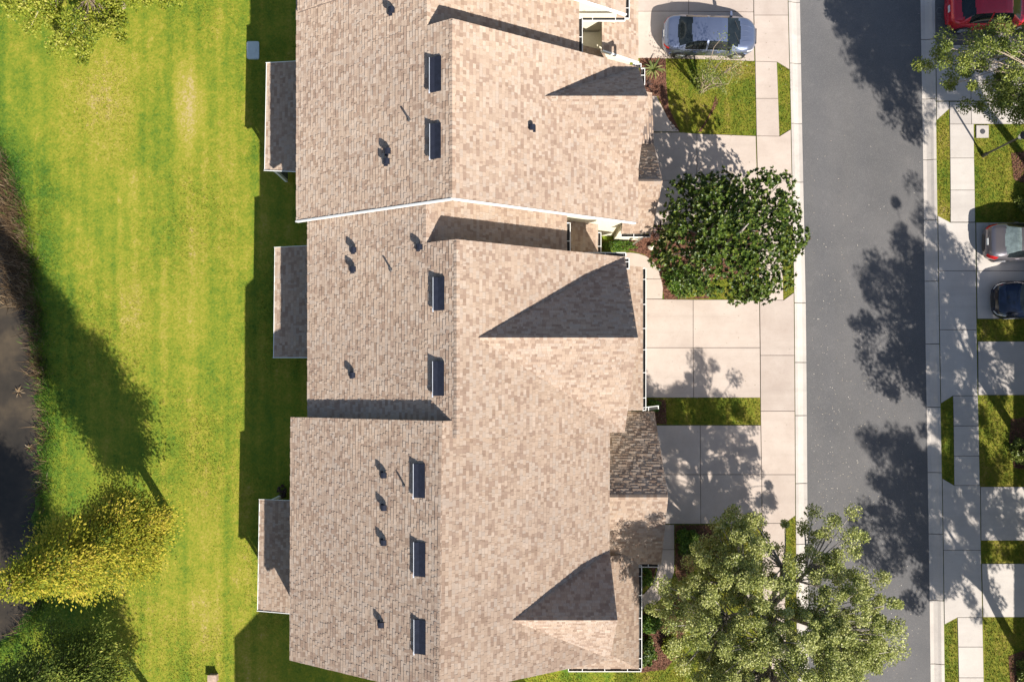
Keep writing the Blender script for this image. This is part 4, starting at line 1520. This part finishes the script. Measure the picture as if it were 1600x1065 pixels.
broad_tree('lime_tree', "low yellow-green tree at the upper corner of the back lawn", 'tree', (-19.3, 18.9, LZ), 1.6, .17, (-19.7, 19.4, 4.0), (5.2, 3.7, 2.1), 9, 420, 95000, .115, .075, .44, M['lime_leaf'], M['bark_pale'], seed=8, shell=.35)
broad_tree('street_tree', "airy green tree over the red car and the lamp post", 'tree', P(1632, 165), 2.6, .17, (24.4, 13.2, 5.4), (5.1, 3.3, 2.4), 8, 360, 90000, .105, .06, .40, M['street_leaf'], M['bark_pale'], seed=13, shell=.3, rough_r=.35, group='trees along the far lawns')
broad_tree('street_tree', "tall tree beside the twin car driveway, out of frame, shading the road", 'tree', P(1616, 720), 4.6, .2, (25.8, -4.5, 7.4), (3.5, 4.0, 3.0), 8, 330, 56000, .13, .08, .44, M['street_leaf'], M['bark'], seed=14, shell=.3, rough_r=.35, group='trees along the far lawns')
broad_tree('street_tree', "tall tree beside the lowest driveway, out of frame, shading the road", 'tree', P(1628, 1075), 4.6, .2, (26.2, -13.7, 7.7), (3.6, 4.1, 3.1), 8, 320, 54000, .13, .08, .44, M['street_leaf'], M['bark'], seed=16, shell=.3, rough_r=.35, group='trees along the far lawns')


broad_tree('street_tree', "tall tree behind the lamp post, out of frame, whose trunk shadow crosses the concrete walk", 'tree', P(1652, 330), 5.0, .2, (25.6, 8.4, 8.9), (3.3, 3.5, 2.7), 8, 320, 54000, .13, .08, .44, M['street_leaf'], M['bark'], seed=19, shell=.3, rough_r=.35, group='trees along the far lawns')


# small multi-stemmed crape myrtle, nearly bare
def myrtle():
    rr = random.Random(4); r = np.random.default_rng(4)
    base = P(1096, 143)
    root = empty('small_tree', base, "small nearly bare multi-stemmed tree on the lawn beside the pale sedan", 'tree')
    tb = MB()
    tips = []
    for i in range(11):
        a = rr.uniform(0, 6.28); l = rr.uniform(.5, 1.15)
        e = base + Vector((math.cos(a) * l + .25, math.sin(a) * l, rr.uniform(2.0, 3.1)))
        m = base + Vector((math.cos(a) * l * .25, math.sin(a) * l * .25, 1.2))
        pts = bez(base + Vector((math.cos(a) * .05, math.sin(a) * .05, -.05)), m, e, 7)
        tb.tube(pts, [.06, .055, .046, .036, .026, .018, .008], 6)
        for _ in range(6):
            k = rr.randint(3, 6)
            q = pts[k] + Vector((rr.uniform(-.5, .5), rr.uniform(-.5, .5), rr.uniform(.1, .5)))
            tb.tube([pts[k], pts[k].lerp(q, .5) + Vector((0, 0, .05)), q], [.011, .008, .004], 4, False)
            tips.append(q)
    tb.build('trunk', M['bark_pale'], root, smooth=True)
    T = np.array([tuple(p) for p in tips])
    n = 2600
    c = T[r.integers(0, len(T), n)] + r.normal(size=(n, 3)) * .16
    v, f = leaves_quads(c, r.normal(size=(n, 3)), r.normal(size=(n, 3)) * .5 + np.array([0, 0, 1]), r.uniform(.05, .10, n), r.uniform(.03, .055, n))
    np_mesh('crown', v, f, M['street_leaf'], root, tint=r.uniform(0, .8, n))


myrtle()


def bush(name, label, cat, c, rx, ry, h, n, L, W, mat, seed, group=None, cone=1.0):
    r = np.random.default_rng(seed); rr = random.Random(seed)
    c = Vector(c)
    root = empty(name, c, label, cat, group)
    tb = MB()
    for i in range(7):
        a = 6.28 * i / 7
        e = c + Vector((math.cos(a) * rx * .6, math.sin(a) * ry * .6, h * .75))
        tb.tube(bez(c - Vector((0, 0, .05)), c.lerp(e, .4) + Vector((0, 0, .1)), e, 4), [.02, .016, .012, .006], 4, False)
    tb.build('stem', M['bark_brown'], root)
    m = max(8, int(n / 55))
    d = r.normal(size=(m, 3)); d /= np.linalg.norm(d, axis=1)[:, None]; d[:, 2] = np.abs(d[:, 2])
    cl = np.array(tuple(c))[None, :] + d * np.array([rx, ry, h]) * (r.uniform(.55, .95, m))[:, None]
    idx = r.integers(0, m, n)
    g = r.normal(size=(n, 3)); g /= np.linalg.norm(g, axis=1)[:, None]
    pos = cl[idx] + g * (np.array([rx, ry, h]) * .30) * (r.random(n) ** .4)[:, None]
    pos[:, 2] = np.maximum(pos[:, 2], c.z + .03)
    nr = g * .6 + np.array([0, 0, .7]) + r.normal(size=(n, 3)) * .4
    v, f = leaves_quads(pos, g + r.normal(size=(n, 3)) * .6, nr, L * r.uniform(.7, 1.3, n), W * r.uniform(.7, 1.3, n))
    np_mesh('leaves', v, f, mat, root, tint=np.clip(.45 + r.uniform(-.15, .15, m)[idx] + .2 * r.standard_normal(n), 0, 1))
    return root


def strap_plant(name, label, c, n, L, W, mat, seed, cat='plant', group=None, up=.6):
    """rosette of long arching leaves, each a folded three-piece blade"""
    r = random.Random(seed)
    c = Vector(c)
    root = empty(name, c, label, cat, group)
    for i in range(n):
        a = 6.283 * i / n + r.uniform(-.25, .25)
        l = L * r.uniform(.65, 1.1)
        d = Vector((math.cos(a), math.sin(a), 0)); s = Vector((-d.y, d.x, 0))
        k = r.uniform(.2, 1.0) * up
        pts = [c + Vector((0, 0, .02)), c + d * l * .35 + Vector((0, 0, l * (.30 + k * .5))), c + d * l * .75 + Vector((0, 0, l * (.36 + k * .5))), c + d * l + Vector((0, 0, l * (.22 + k * .3)))]
        ws = [W * .5, W, W * .7, .004]
        mb = MB(); mb.tint = r.random()
        for j in range(3):
            for sg in (1, -1):
                q = [pts[j], pts[j] + s * sg * ws[j] / 2 + Vector((0, 0, ws[j] * .2)), pts[j + 1] + s * sg * ws[j + 1] / 2 + Vector((0, 0, ws[j + 1] * .2)), pts[j + 1]]
                mb.face(q if sg < 0 else q[::-1])
        mb.build('leaf', mat, root)
    return root


strap_plant('yucca', "pale green spiky plant in mulch by the pale sedan's garage corner", P(1020, 110), 22, .62, .07, M['yucca_leaf'], 1, group='spiky bed plants')
strap_plant('yucca', "yellow green spiky plant on the mulch above the white stone", P(1043, 368), 22, .60, .07, M['yucca_leaf'], 2, group='spiky bed plants')
strap_plant('yucca', "yellow green spiky plant below the white stone, at the path's outer curve", P(1040, 402), 24, .55, .08, M['yucca_leaf'], 3, group='spiky bed plants')
strap_plant('cordyline', "dark red strap-leaved plant beside the garage gutter end", P(1029, 362), 20, .60, .075, M['dark_strap'], 4, group='spiky bed plants')
strap_plant('fern', "small dark plant at the base of the garage wall in mulch", P(1010, 135), 16, .40, .05, M['dark_strap'], 9, group='spiky bed plants')
bush('low_hedge', "bright green clipped hedge strip against the cream wall", 'hedge', P(966, 385), .85, .26, .5, 2600, .09, .05, M['hedge_leaf'], 41)
bush('shrub', "bright green shrub under the magnolia's lower edge", 'shrub', P(1068, 440), 1.0, .75, .75, 3600, .11, .065, M['hedge_leaf'], 42, 'garden shrubs')
bush('shrub', "golden flower edged shrub at the mulch corner by the bare driveway", 'shrub', P(1082, 457), .75, .25, .4, 1300, .08, .05, M['lime_leaf'], 43, 'garden shrubs')
bush('shrub', "rounded dark green shrub beside the end path's straight slab", 'shrub', P(1073, 845), .55, .75, .8, 3200, .09, .055, M['hedge_leaf'], 44, 'garden shrubs')
bush('shrub', "dark shrub in the pocket between porch gutter and curved path", 'shrub', P(1009, 900), .36, .55, .7, 1800, .08, .05, M['hedge_leaf'], 45, 'garden shrubs')
bush('shrub', "dark green shrub below the curved path end", 'shrub', P(1014, 972), .6, .5, .8, 2600, .09, .055, M['hedge_leaf'], 46, 'garden shrubs')
bush('shrub', "blue green broad-leaved shrub at the porch corner", 'shrub', P(1008, 1015), .5, .7, .9, 2000, .13, .08, M['magnolia_leaf'], 47, 'garden shrubs')
bush('shrub', "lime green shrub against the curved mulch edge", 'shrub', P(1046, 1008), .45, .6, .6, 1800, .10, .055, M['lime_leaf'], 48, 'garden shrubs')
bush('shrub', "dark clipped shrub at the head of the narrow grass strip", 'shrub', P(1020, 634), .35, .35, .7, 1300, .08, .05, M['hedge_leaf'], 49, 'garden shrubs')
bush('shrub', "leafy green shrub in the dark mulch ring across the street", 'shrub', P(1597, 705), .7, .7, .9, 2400, .12, .065, M['street_leaf'], 50, 'garden shrubs')
bush('shrub', "shrub in the mulch at the lowest corner across the street", 'shrub', P(1603, 1050), .6, .7, .8, 2000, .10, .06, M['street_leaf'], 51, 'garden shrubs')
bush('shrub', "small green shrub beside the grey car's front wing", 'shrub', P(1608, 318), .7, .6, .9, 1600, .12, .06, M['street_leaf'], 52, 'garden shrubs')
bush('shrub', "tiny dark plant by the end unit's rear porch", 'shrub', P(443, 768, LZ), .3, .35, .5, 700, .07, .04, M['dark_strap'], 53, 'garden shrubs')

# dead reeds and waterside growth
y = np.concatenate([rng.uniform((NY - 480) * K0, (NY - 235) * K0, 5200), rng.uniform((NY - 590) * K0, (NY - 470) * K0, 1300), rng.uniform((NY - 1000) * K0, (NY - 580) * K0, 1200)])
x = bank_at(y) + np.concatenate([-np.abs(rng.normal(0, .85, 5200)), -np.abs(rng.normal(.0, .35, 1300)), -np.abs(rng.normal(0, .25, 1200))]) + .1
cl = np.sin(x * 5.3 + y * 2.1) * np.sin(y * 4.7 - x * 1.7)
v, f, tn = blades(x, y, np.full(len(x), LZ - .36), rng.uniform(.3, .85, len(x)), rng.uniform(.015, .05, len(x)), 1.1, np.clip(.38 + .25 * cl + .22 * rng.standard_normal(len(x)), 0, 1))
tag(np_mesh('dead_reeds', v, f, M['dead_leaf'], tint=tn), kind='stuff')
for i, (px_, py_, n_, l_, lab) in enumerate(((25, 612, 14, .35, "thin dead clump of stalks in the open pond"), (42, 700, 12, .3, "low dead stalks near the shaded pond edge"))):
    c = P(px_, py_, LZ); c.z = LZ - .34
    strap_plant('reed_clump', lab, c, n_, l_, .035, M['dead_leaf'], 60 + i, group='reed clumps in the pond', up=.25)


# ------------------------------------------------------------------ cars
def car_paint(name, c, metal=.55, rough=.28):
    t = NT(name)
    n = t.noise(t.coord(), 3, 3)
    t.col(t.mix(t.gray(n, .3, .7), tuple(x * .94 for x in c), c))
    t.b.inputs['Metallic'].default_value = metal
    t.b.inputs['Roughness'].default_value = rough
    t.b.inputs['Coat Weight'].default_value = .7
    t.b.inputs['Coat Roughness'].default_value = .06
    return t.m


M['glass_car'] = plain('tinted_car_glass', (.012, .016, .018), .05, var=.4, scale=3)
M['tyre'] = plain('tyre_rubber', (.022, .022, .024), .85)
M['rim'] = plain('alloy_rim', (.62, .62, .64), .3, metal=.8, var=.05)
M['red_lamp'] = plain('red_lamp_lens', (.42, .012, .012), .2, var=.2)
M['clear_lamp'] = plain('clear_lamp_lens', (.62, .64, .66), .12, metal=.3, var=.2)
M['trim_black'] = plain('black_plastic_trim', (.025, .025, .028), .5)
M['plate'] = plain('number_plate_white', (.72, .73, .72), .5)


def make_car(name, label, cat, pos, heading, paint, spec):
    """spec: length, width, profile list (x, z_top), belt list, cabin x marks"""
    Lc, Wc = spec['L'], spec['W']
    root = empty(name, (0, 0, 0), label, cat, 'parked cars')
    xs_ = np.linspace(-Lc / 2, Lc / 2, 109)
    px_, pz_ = zip(*spec['top'])
    bx_, bz_ = zip(*spec['belt'])
    wx, ww = zip(*spec['plan'])

    def smooth(x, X, Z):
        a = np.interp(x - .05, X, Z); b = np.interp(x, X, Z); c = np.interp(x + .05, X, Z)
        return (a + 2 * b + c) / 4
    top = smooth(xs_, px_, pz_); belt = np.minimum(smooth(xs_, bx_, bz_), top - .012)
    wid = smooth(xs_, wx, ww) * Wc / 2
    sill = np.interp(xs_, [-Lc / 2, -Lc / 2 + .35, Lc / 2 - .35, Lc / 2], [.36, .22, .22, .34])
    rings = []
    for x, zt, zb, w, zs in zip(xs_, top, belt, wid, sill):
        h = max(0, zt - zb)
        hn = min(1, h / .45)
        wr = (w - .10) * (1 - hn) + (w - .10 - .24) * hn
        ze = zb + h * (.55 * (1 - hn) + .90 * hn)
        half = [(w - .07, zs), (w - .01, zs + .14), (w, (zs + zb) / 2 + .05), (w - .02, zb - .10), (w - .055, zb - .02), (w - .075, zb)]
        m = ((w - .075) * .5 + wr * .5 + .035 * hn, zb + (ze - zb) * .52)
        half += [m, (wr, ze), (wr * .80, zt - h * .045 - .004), (wr * .45, zt - .008 * hn - .002), (0, zt)]
        rings.append(half)
    nh = len(rings[0])
    full = []
    for x, hf in zip(xs_, rings):
        row = [(x, -yv, zv) for yv, zv in hf] + [(x, yv, zv) for yv, zv in reversed(hf[:-1])]
        full.append(row)
    nr = len(full[0])
    ws0, ws1, rw0, rw1 = spec['ws0'], spec['ws1'], spec['rw0'], spec['rw1']
    cats = {}

    def put(cat_, quad): cats.setdefault(cat_, []).append(quad)
    for i in range(len(full) - 1):
        xm = (xs_[i] + xs_[i + 1]) / 2
        for j in range(nr - 1):
            jj = min(j, nr - 2 - j)                # mirrored segment index 0..nh-2
            q = [full[i][j], full[i + 1][j], full[i + 1][j + 1], full[i][j + 1]]
            c_ = 'body'
            yq = abs(q[0][1] + q[2][1]) / 2 / (Wc * .36)
            bow = max(0.0, 1 - yq * yq)
            if jj >= 7 and ws1 + .05 * bow < xm < ws0 - .04 + .13 * bow: c_ = 'windscreen'
            elif jj >= 7 and rw0 + .06 - .11 * bow < xm < rw1 - .04 * bow: c_ = 'rear_window'
            elif jj in (5, 6):
                for k, (a, b) in enumerate(spec['side']):
                    if a < xm < b: c_ = f'side{k}{"L" if j > nr / 2 else "R"}'
            elif spec.get('sunroof') and jj >= 8 and spec['sunroof'][0] < xm < spec['sunroof'][1]: c_ = 'sunroof'
            if c_ == 'body' and jj in (2, 3) and xm > Lc / 2 - spec.get('hl', .42) and jj == 3: c_ = 'hl' + ('L' if j > nr / 2 else 'R')
            if c_ == 'body' and jj in spec.get('tlr', (2, 3)) and xm < -Lc / 2 + spec.get('tl', .30): c_ = 'tl' + ('L' if j > nr / 2 else 'R')
            if c_ == 'body' and jj == 0: c_ = 'skirt'
            put(c_, q)
    put('body', [full[0][k] for k in range(nr)])
    put('body', [full[-1][k] for k in reversed(range(nr))])
    th = R(heading)
    ca, sa = math.cos(th), math.sin(th)
    pos = Vector(pos)
    root.location = pos

    def W_(p): return (pos.x + p[0] * ca - p[1] * sa, pos.y + p[0] * sa + p[1] * ca, pos.z + p[2])

    def mk(nm, quads, mat, parent=root, smooth=True):
        key, vv, ff = {}, [], []
        for q in quads:
            f_ = []
            for p in q:
                kk = (round(p[0], 4), round(p[1], 4), round(p[2], 4))
                if kk not in key:
                    key[kk] = len(vv); vv.append(W_(p))
                if key[kk] not in f_: f_.append(key[kk])
            if len(f_) > 2: ff.append(tuple(f_))
        mb = MB(); mb.mesh(vv, ff)
        return mb.build(nm, mat, parent, smooth=smooth)
    mk('body', cats['body'], paint)
    if 'skirt' in cats: mk('sill_skirt', cats['skirt'], M['trim_black'] if spec.get('dark_skirt') else paint)
    for c_, nm, mat in (('windscreen', 'windscreen', M['glass_car']), ('rear_window', 'rear_window', M['glass_car']), ('sunroof', 'sunroof', M['glass_car'])):
        if c_ in cats: mk(nm, cats[c_], spec.get('rear_glass', mat) if nm == 'rear_window' else mat)
    for k in cats:
        if k.startswith('side'): mk('side_window', cats[k], M['glass_car'])
        if k[:2] == 'hl': mk('headlight', cats[k], M['clear_lamp'])
        if k[:2] == 'tl': mk('tail_light', cats[k], M['red_lamp'])

    def part(nm, mat, fn, parent=root, smooth=False):
        mb = MB(); fn(mb)
        mb.v = [W_(p) for p in mb.v]
        return mb.build(nm, mat, parent, smooth=smooth)
    wr_ = spec.get('wheel_r', .33)
    for xw in (spec['axle'][0], spec['axle'][1]):
        for sg in (-1, 1):
            yo = sg * (Wc / 2 - .012); yi = sg * (Wc / 2 - .21)
            arch = part('wheel_arch', M['trim_black'], lambda mb: mb.tube([(xw, sg * (Wc / 2 - .20), wr_), (xw, sg * (Wc / 2 - .001), wr_)], [wr_ + .055] * 2, 22))
            wh = part('wheel', M['tyre'], lambda mb: mb.tube([(xw, yi, wr_), (xw, yo + sg * .008, wr_), (xw, yo + sg * .022, wr_)], [wr_, wr_, wr_ - .03], 22))
            def rim(mb):
                mb.tube([(xw, yo + sg * .010, wr_), (xw, yo + sg * .027, wr_)], [wr_ - .10, wr_ - .10], 20)
                for s5 in range(5):
                    a = s5 * 2 * math.pi / 5
                    mb.beam((xw, yo + sg * .034, wr_), (xw + math.cos(a) * (wr_ - .075), yo + sg * .030, wr_ + math.sin(a) * (wr_ - .075)), .05, .02, up=(0, sg, 0))
                mb.tube([(xw, yo + sg * .012, wr_), (xw, yo + sg * .026, wr_)], [wr_ - .06, wr_ - .06], 20, False)
            part('rim', M['rim'], rim, wh)
    for sg in (-1, 1):
        xm = spec['mirror']
        zb_ = float(np.interp(xm, xs_, belt)); wb_ = float(np.interp(xm, xs_, wid))
        def mir(mb):
            mb.mesh([(xm - .06, sg * (wb_ - .09), zb_ + .0), (xm + .08, sg * (wb_ - .09), zb_ + .0), (xm + .05, sg * (wb_ + .13), zb_ + .02), (xm - .06, sg * (wb_ + .14), zb_ + .02),
                     (xm - .06, sg * (wb_ - .06), zb_ + .11), (xm + .05, sg * (wb_ - .06), zb_ + .10), (xm + .02, sg * (wb_ + .11), zb_ + .14), (xm - .06, sg * (wb_ + .12), zb_ + .14)],
                    [(0, 1, 2, 3), (7, 6, 5, 4), (0, 4, 5, 1), (1, 5, 6, 2), (2, 6, 7, 3), (3, 7, 4, 0)])
        part('mirror', paint, mir)
        for hx in spec['handles']:
            wz = float(np.interp(hx, xs_, belt)); wy = float(np.interp(hx, xs_, wid))
            part('door_handle', paint, lambda mb: mb.box(hx - .09, hx + .09, min(sg * (wy - .03), sg * (wy + .02)), max(sg * (wy - .03), sg * (wy + .02)), wz - .17, wz - .135))
    part('number_plate', M['plate'], lambda mb: mb.box(-Lc / 2 - .02, -Lc / 2 + .05, -.16, .16, spec.get('plate_z', .66), spec.get('plate_z', .66) + .15))
    part('rear_bumper', spec.get('bumper', paint), lambda mb: bumper(mb, -1, Lc, Wc))
    part('front_bumper', spec.get('bumper', paint), lambda mb: bumper(mb, 1, Lc, Wc))
    part('grille', M['trim_black'], lambda mb: mb.box(Lc / 2 - .05, Lc / 2 + .015, -.36, .36, .52, .66))
    if spec.get('wiper'):
        for y0 in (-.45, .1):
            zz = lambda xx: float(np.interp(xx, xs_, top))
            part('wiper', M['trim_black'], lambda mb: mb.beam((ws0 - .03, y0, zz(ws0 - .03) + .012), (ws0 - .25, y0 + .42, zz(ws0 - .25) + .006), .025, .015))
    for hx in spec.get('crease', ()):
        for sg in (-1, 1):
            zz = lambda xx: float(np.interp(xx, xs_, top))
            part('bonnet_crease', paint, lambda mb: mb.tube([(hx[0], sg * hx[2], zz(hx[0]) + .001), ((hx[0] + hx[1]) / 2, sg * (hx[2] + hx[3]) / 2, zz((hx[0] + hx[1]) / 2) + .004), (hx[1], sg * hx[3], zz(hx[1]) - .004)], [.012, .016, .010], 6))
    return root


def bumper(mb, s, Lc, Wc):
    n = 13
    vv = []
    for i in range(n):
        t = -1 + 2 * i / (n - 1)
        y = t * (Wc / 2 - .035)
        x = s * (Lc / 2 + .03 - (.50 if s > 0 else .34) * abs(t) ** 3.2)
        for (dx, z) in ((-.12, .30), (0.0, .34), (.012, .46), (-.01, .56), (-.12, .58)):
            vv.append((x + s * dx, y, z))
    fs = [(i * 5 + k, i * 5 + k + 1, (i + 1) * 5 + k + 1, (i + 1) * 5 + k) for i in range(n - 1) for k in range(4)]
    if s > 0: fs = [tuple(reversed(f)) for f in fs]
    mb.mesh(vv, fs)


SEDAN = dict(L=4.50, W=1.80, top=[(-2.25, .82), (-2.2, .98), (-2.05, 1.05), (-1.72, 1.08), (-1.58, 1.10), (-.95, 1.38), (-.7, 1.42), (-.1, 1.44), (.4, 1.42), (.70, 1.36), (1.34, 1.03), (1.45, .99), (1.8, .93), (2.08, .84), (2.2, .74), (2.25, .60)],
             belt=[(-2.25, .78), (-2.1, .93), (-1.5, .99), (0, .95), (1.1, .91), (1.8, .82), (2.25, .58)],
             plan=[(-2.25, .56), (-2.2, .72), (-2.08, .86), (-1.85, .95), (-1.3, 1.0), (1.2, 1.0), (1.6, .97), (1.9, .89), (2.08, .78), (2.19, .62), (2.25, .42)],
             ws0=1.34, ws1=.68, rw0=-1.58, rw1=-.95, side=((-1.25, -.25), (-.17, .98)), axle=(-1.38, 1.40), mirror=.95, handles=(-.75, .4), wiper=True,
             crease=((1.45, 2.08, .42, .30), (1.45, 2.0, .16, .10)), tlr=(3, 4), tl=.26, hl=.45, plate_z=.70)
HATCH = dict(L=4.35, W=1.79, top=[(-2.18, .80), (-2.12, 1.00), (-2.0, 1.10), (-1.72, 1.14), (-1.66, 1.16), (-1.22, 1.50), (-1.0, 1.555), (-.3, 1.60), (.2, 1.59), (.5, 1.53), (1.12, 1.10), (1.25, 1.05), (1.75, .97), (2.05, .86), (2.18, .62)],
             belt=[(-2.18, .76), (-2.0, 1.0), (-1.5, 1.04), (0, 1.0), (1.1, .95), (1.8, .84), (2.18, .6)],
             plan=[(-2.18, .70), (-2.08, .86), (-1.8, .96), (-1.2, 1.0), (1.3, 1.0), (1.75, .95), (2.05, .84), (2.18, .60)],
             ws0=1.10, ws1=.50, rw0=-1.68, rw1=-1.20, side=((-1.35, -.45), (-.36, .70)), axle=(-1.32, 1.32), mirror=.75, handles=(-.8, .2), tlr=(2, 3, 4), tl=.42, hl=.5, wheel_r=.34, dark_skirt=True, plate_z=.72)
sed = make_car('parked_sedan', "pale silver blue sedan parked nose to the street beside the bare little tree", 'car', (9.60, 17.08, .015), -1.0, car_paint('silver_blue_paint', (.20, .235, .34), .7, .32), SEDAN)
M['glass_rear'] = plain('pale_reflecting_rear_glass', (.16, .20, .20), .08, var=.3)
H2 = dict(HATCH); H2['rear_glass'] = M['glass_rear']; H2['bumper'] = M['trim_black']
H2.update(top=[(-2.18, .82), (-2.10, 1.00), (-1.95, 1.10), (-1.60, 1.17), (-1.50, 1.20), (-1.0, 1.46), (-.7, 1.54), (-.3, 1.58), (.2, 1.57), (.5, 1.52), (1.12, 1.10), (1.25, 1.05), (1.75, .97), (2.05, .86), (2.18, .62)], rw0=-1.48, rw1=-.86)
make_car('parked_crossover', "metallic grey car with wrap-around red tail lights parked nose to the far houses", 'car', (23.0 + 2.17, 7.08, .015), 1.0, car_paint('metallic_grey_paint', (.20, .185, .20), .6, .30), H2)
H3 = dict(HATCH); H3['bumper'] = M['trim_black']
make_car('parked_hatchback', "dark navy car with bright bumper plate facing the street, under the grey one", 'car', (23.42 + 2.17, 4.27, .015), 180.5, car_paint('navy_paint', (.003, .007, .022), .2, .18), H3)
make_car('parked_hatchback', "red car parked on the dark pad at the upper corner, half under leaves", 'car', (21.15 + 2.17, 18.35, .015), 1.5, car_paint('red_paint', (.55, .012, .03), .25, .22), HATCH)
# bright plate strip on the navy car's nose
fp = MB(); c = P(1552.5, 467.5, .5)
fp.box(c.x - .035, c.x + .05, c.y - .42, c.y + .42, .50, .60)
fpo = fp.build('front_plate_strip', M['plate'], [o for o in bpy.data.objects if o.name.startswith('parked_hatchback') and 'navy' in o.get('label', '')][0])

# ------------------------------------------------------------------ small things
lp = P(1536, 243)
lamp = empty('lamp_post', lp, "slim dark lamp post on the grass beside the concrete meter box", 'lamp post')
mb = MB(); mb.tube([lp, lp + Vector((0, 0, .35))], [.10, .085], 12); mb.tube([lp + Vector((0, 0, .35)), lp + Vector((0, 0, 3.2))], [.048, .042], 10)
M['bronze'] = plain('dark_bronze_metal', (.05, .047, .044), .45, metal=.4)
mb.build('post', M['bronze'], lamp)
mb = MB(); mb.tube([lp + Vector((0, 0, z)) for z in (3.2, 3.24, 3.55)], [.07, .12, .17], 8); mb.build('lantern', M['clear_lamp'], lamp)
mb = MB(); mb.tube([lp + Vector((0, 0, z)) for z in (3.55, 3.60, 3.75)], [.21, .19, .03], 8); mb.build('lamp_cap', M['bronze'], lamp)

mbx = P(1534.5, 206)
box_ = empty('meter_box', mbx, "square concrete meter box with a round grey lid in the sunny grass", 'meter box')
mb = MB(); mb.box(mbx.x - .30, mbx.x + .30, mbx.y - .30, mbx.y + .30, -.05, .05); mb.build('surround', M['concrete_e'], box_)
mb = MB(); mb.tube([mbx + Vector((0, 0, .03)), mbx + Vector((0, 0, .062))], [.13, .125], 18); mb.build('lid', M['lead'], box_)

ub = P(396, 79.5, LZ)
uo = empty('utility_box', ub, "pale blue grey utility box lid set in the shaded back lawn", 'utility box')
M['util'] = plain('pale_utility_plastic', (.50, .58, .60), .6, var=.06)
mb = MB()
w_, h_, c_ = .30, .43, .08
poly = [(-w_ + c_, -h_), (w_ - c_, -h_), (w_ - .02, -h_ + .02), (w_, -h_ + c_), (w_, h_ - c_), (w_ - .02, h_ - .02), (w_ - c_, h_), (-w_ + c_, h_), (-w_ + .02, h_ - .02), (-w_, h_ - c_), (-w_, -h_ + c_), (-w_ + .02, -h_ + .02)]
mb.prism([(ub.x + a, ub.y + b) for a, b in poly], LZ - .05, LZ + .10); mb.build('box', M['util'], uo)
mb = MB(); mb.tube([ub + Vector((0, 0, .09)), ub + Vector((0, 0, .115))], [.17, .165], 20); mb.build('round_cover', M['util'], uo)

mk = P(335, 1057, LZ)
mo_ = empty('marker_post', mk, "short pale stub post standing alone on the lower back lawn", 'post')
M['stub'] = plain('weathered_pink_stub', (.40, .29, .22), .9, var=.25)
mb = MB(); mb.prism([(mk.x - .20, mk.y - .15), (mk.x + .20, mk.y - .15), (mk.x + .19, mk.y + .17), (mk.x - .19, mk.y + .17)], LZ - .05, LZ + .30); mb.build('post', M['stub'], mo_)
mb = MB(); mb.prism([(mk.x - .23, mk.y - .18), (mk.x + .23, mk.y - .18), (mk.x + .22, mk.y + .20), (mk.x - .22, mk.y + .20)], LZ + .30, LZ + .36); mb.build('cap', M['stub'], mo_)


def rock(label, c, s, seed):
    r = random.Random(seed)
    vv, ff = [], []
    for i in range(5):
        ph = -math.pi / 2 + math.pi * i / 4
        for j in range(7):
            a = 6.283 * j / 7
            k = r.uniform(.8, 1.15)
            vv.append((c.x + s[0] * math.cos(ph) * math.cos(a) * k, c.y + s[1] * math.cos(ph) * math.sin(a) * k, s[2] * (.6 + math.sin(ph) * k)))
    for i in range(4):
        for j in range(7):
            ff.append((i * 7 + j, i * 7 + (j + 1) % 7, (i + 1) * 7 + (j + 1) % 7, (i + 1) * 7 + j))
    mb = MB(); mb.mesh(vv, ff)
    o = mb.build('stone', M['rock'], None, loc=(c.x, c.y, 0))
    tag(o, label, 'stone')


rock("white block-shaped stone on the mulch beside the curved path", P(1017.5, 387), (.19, .13, .16), 3)
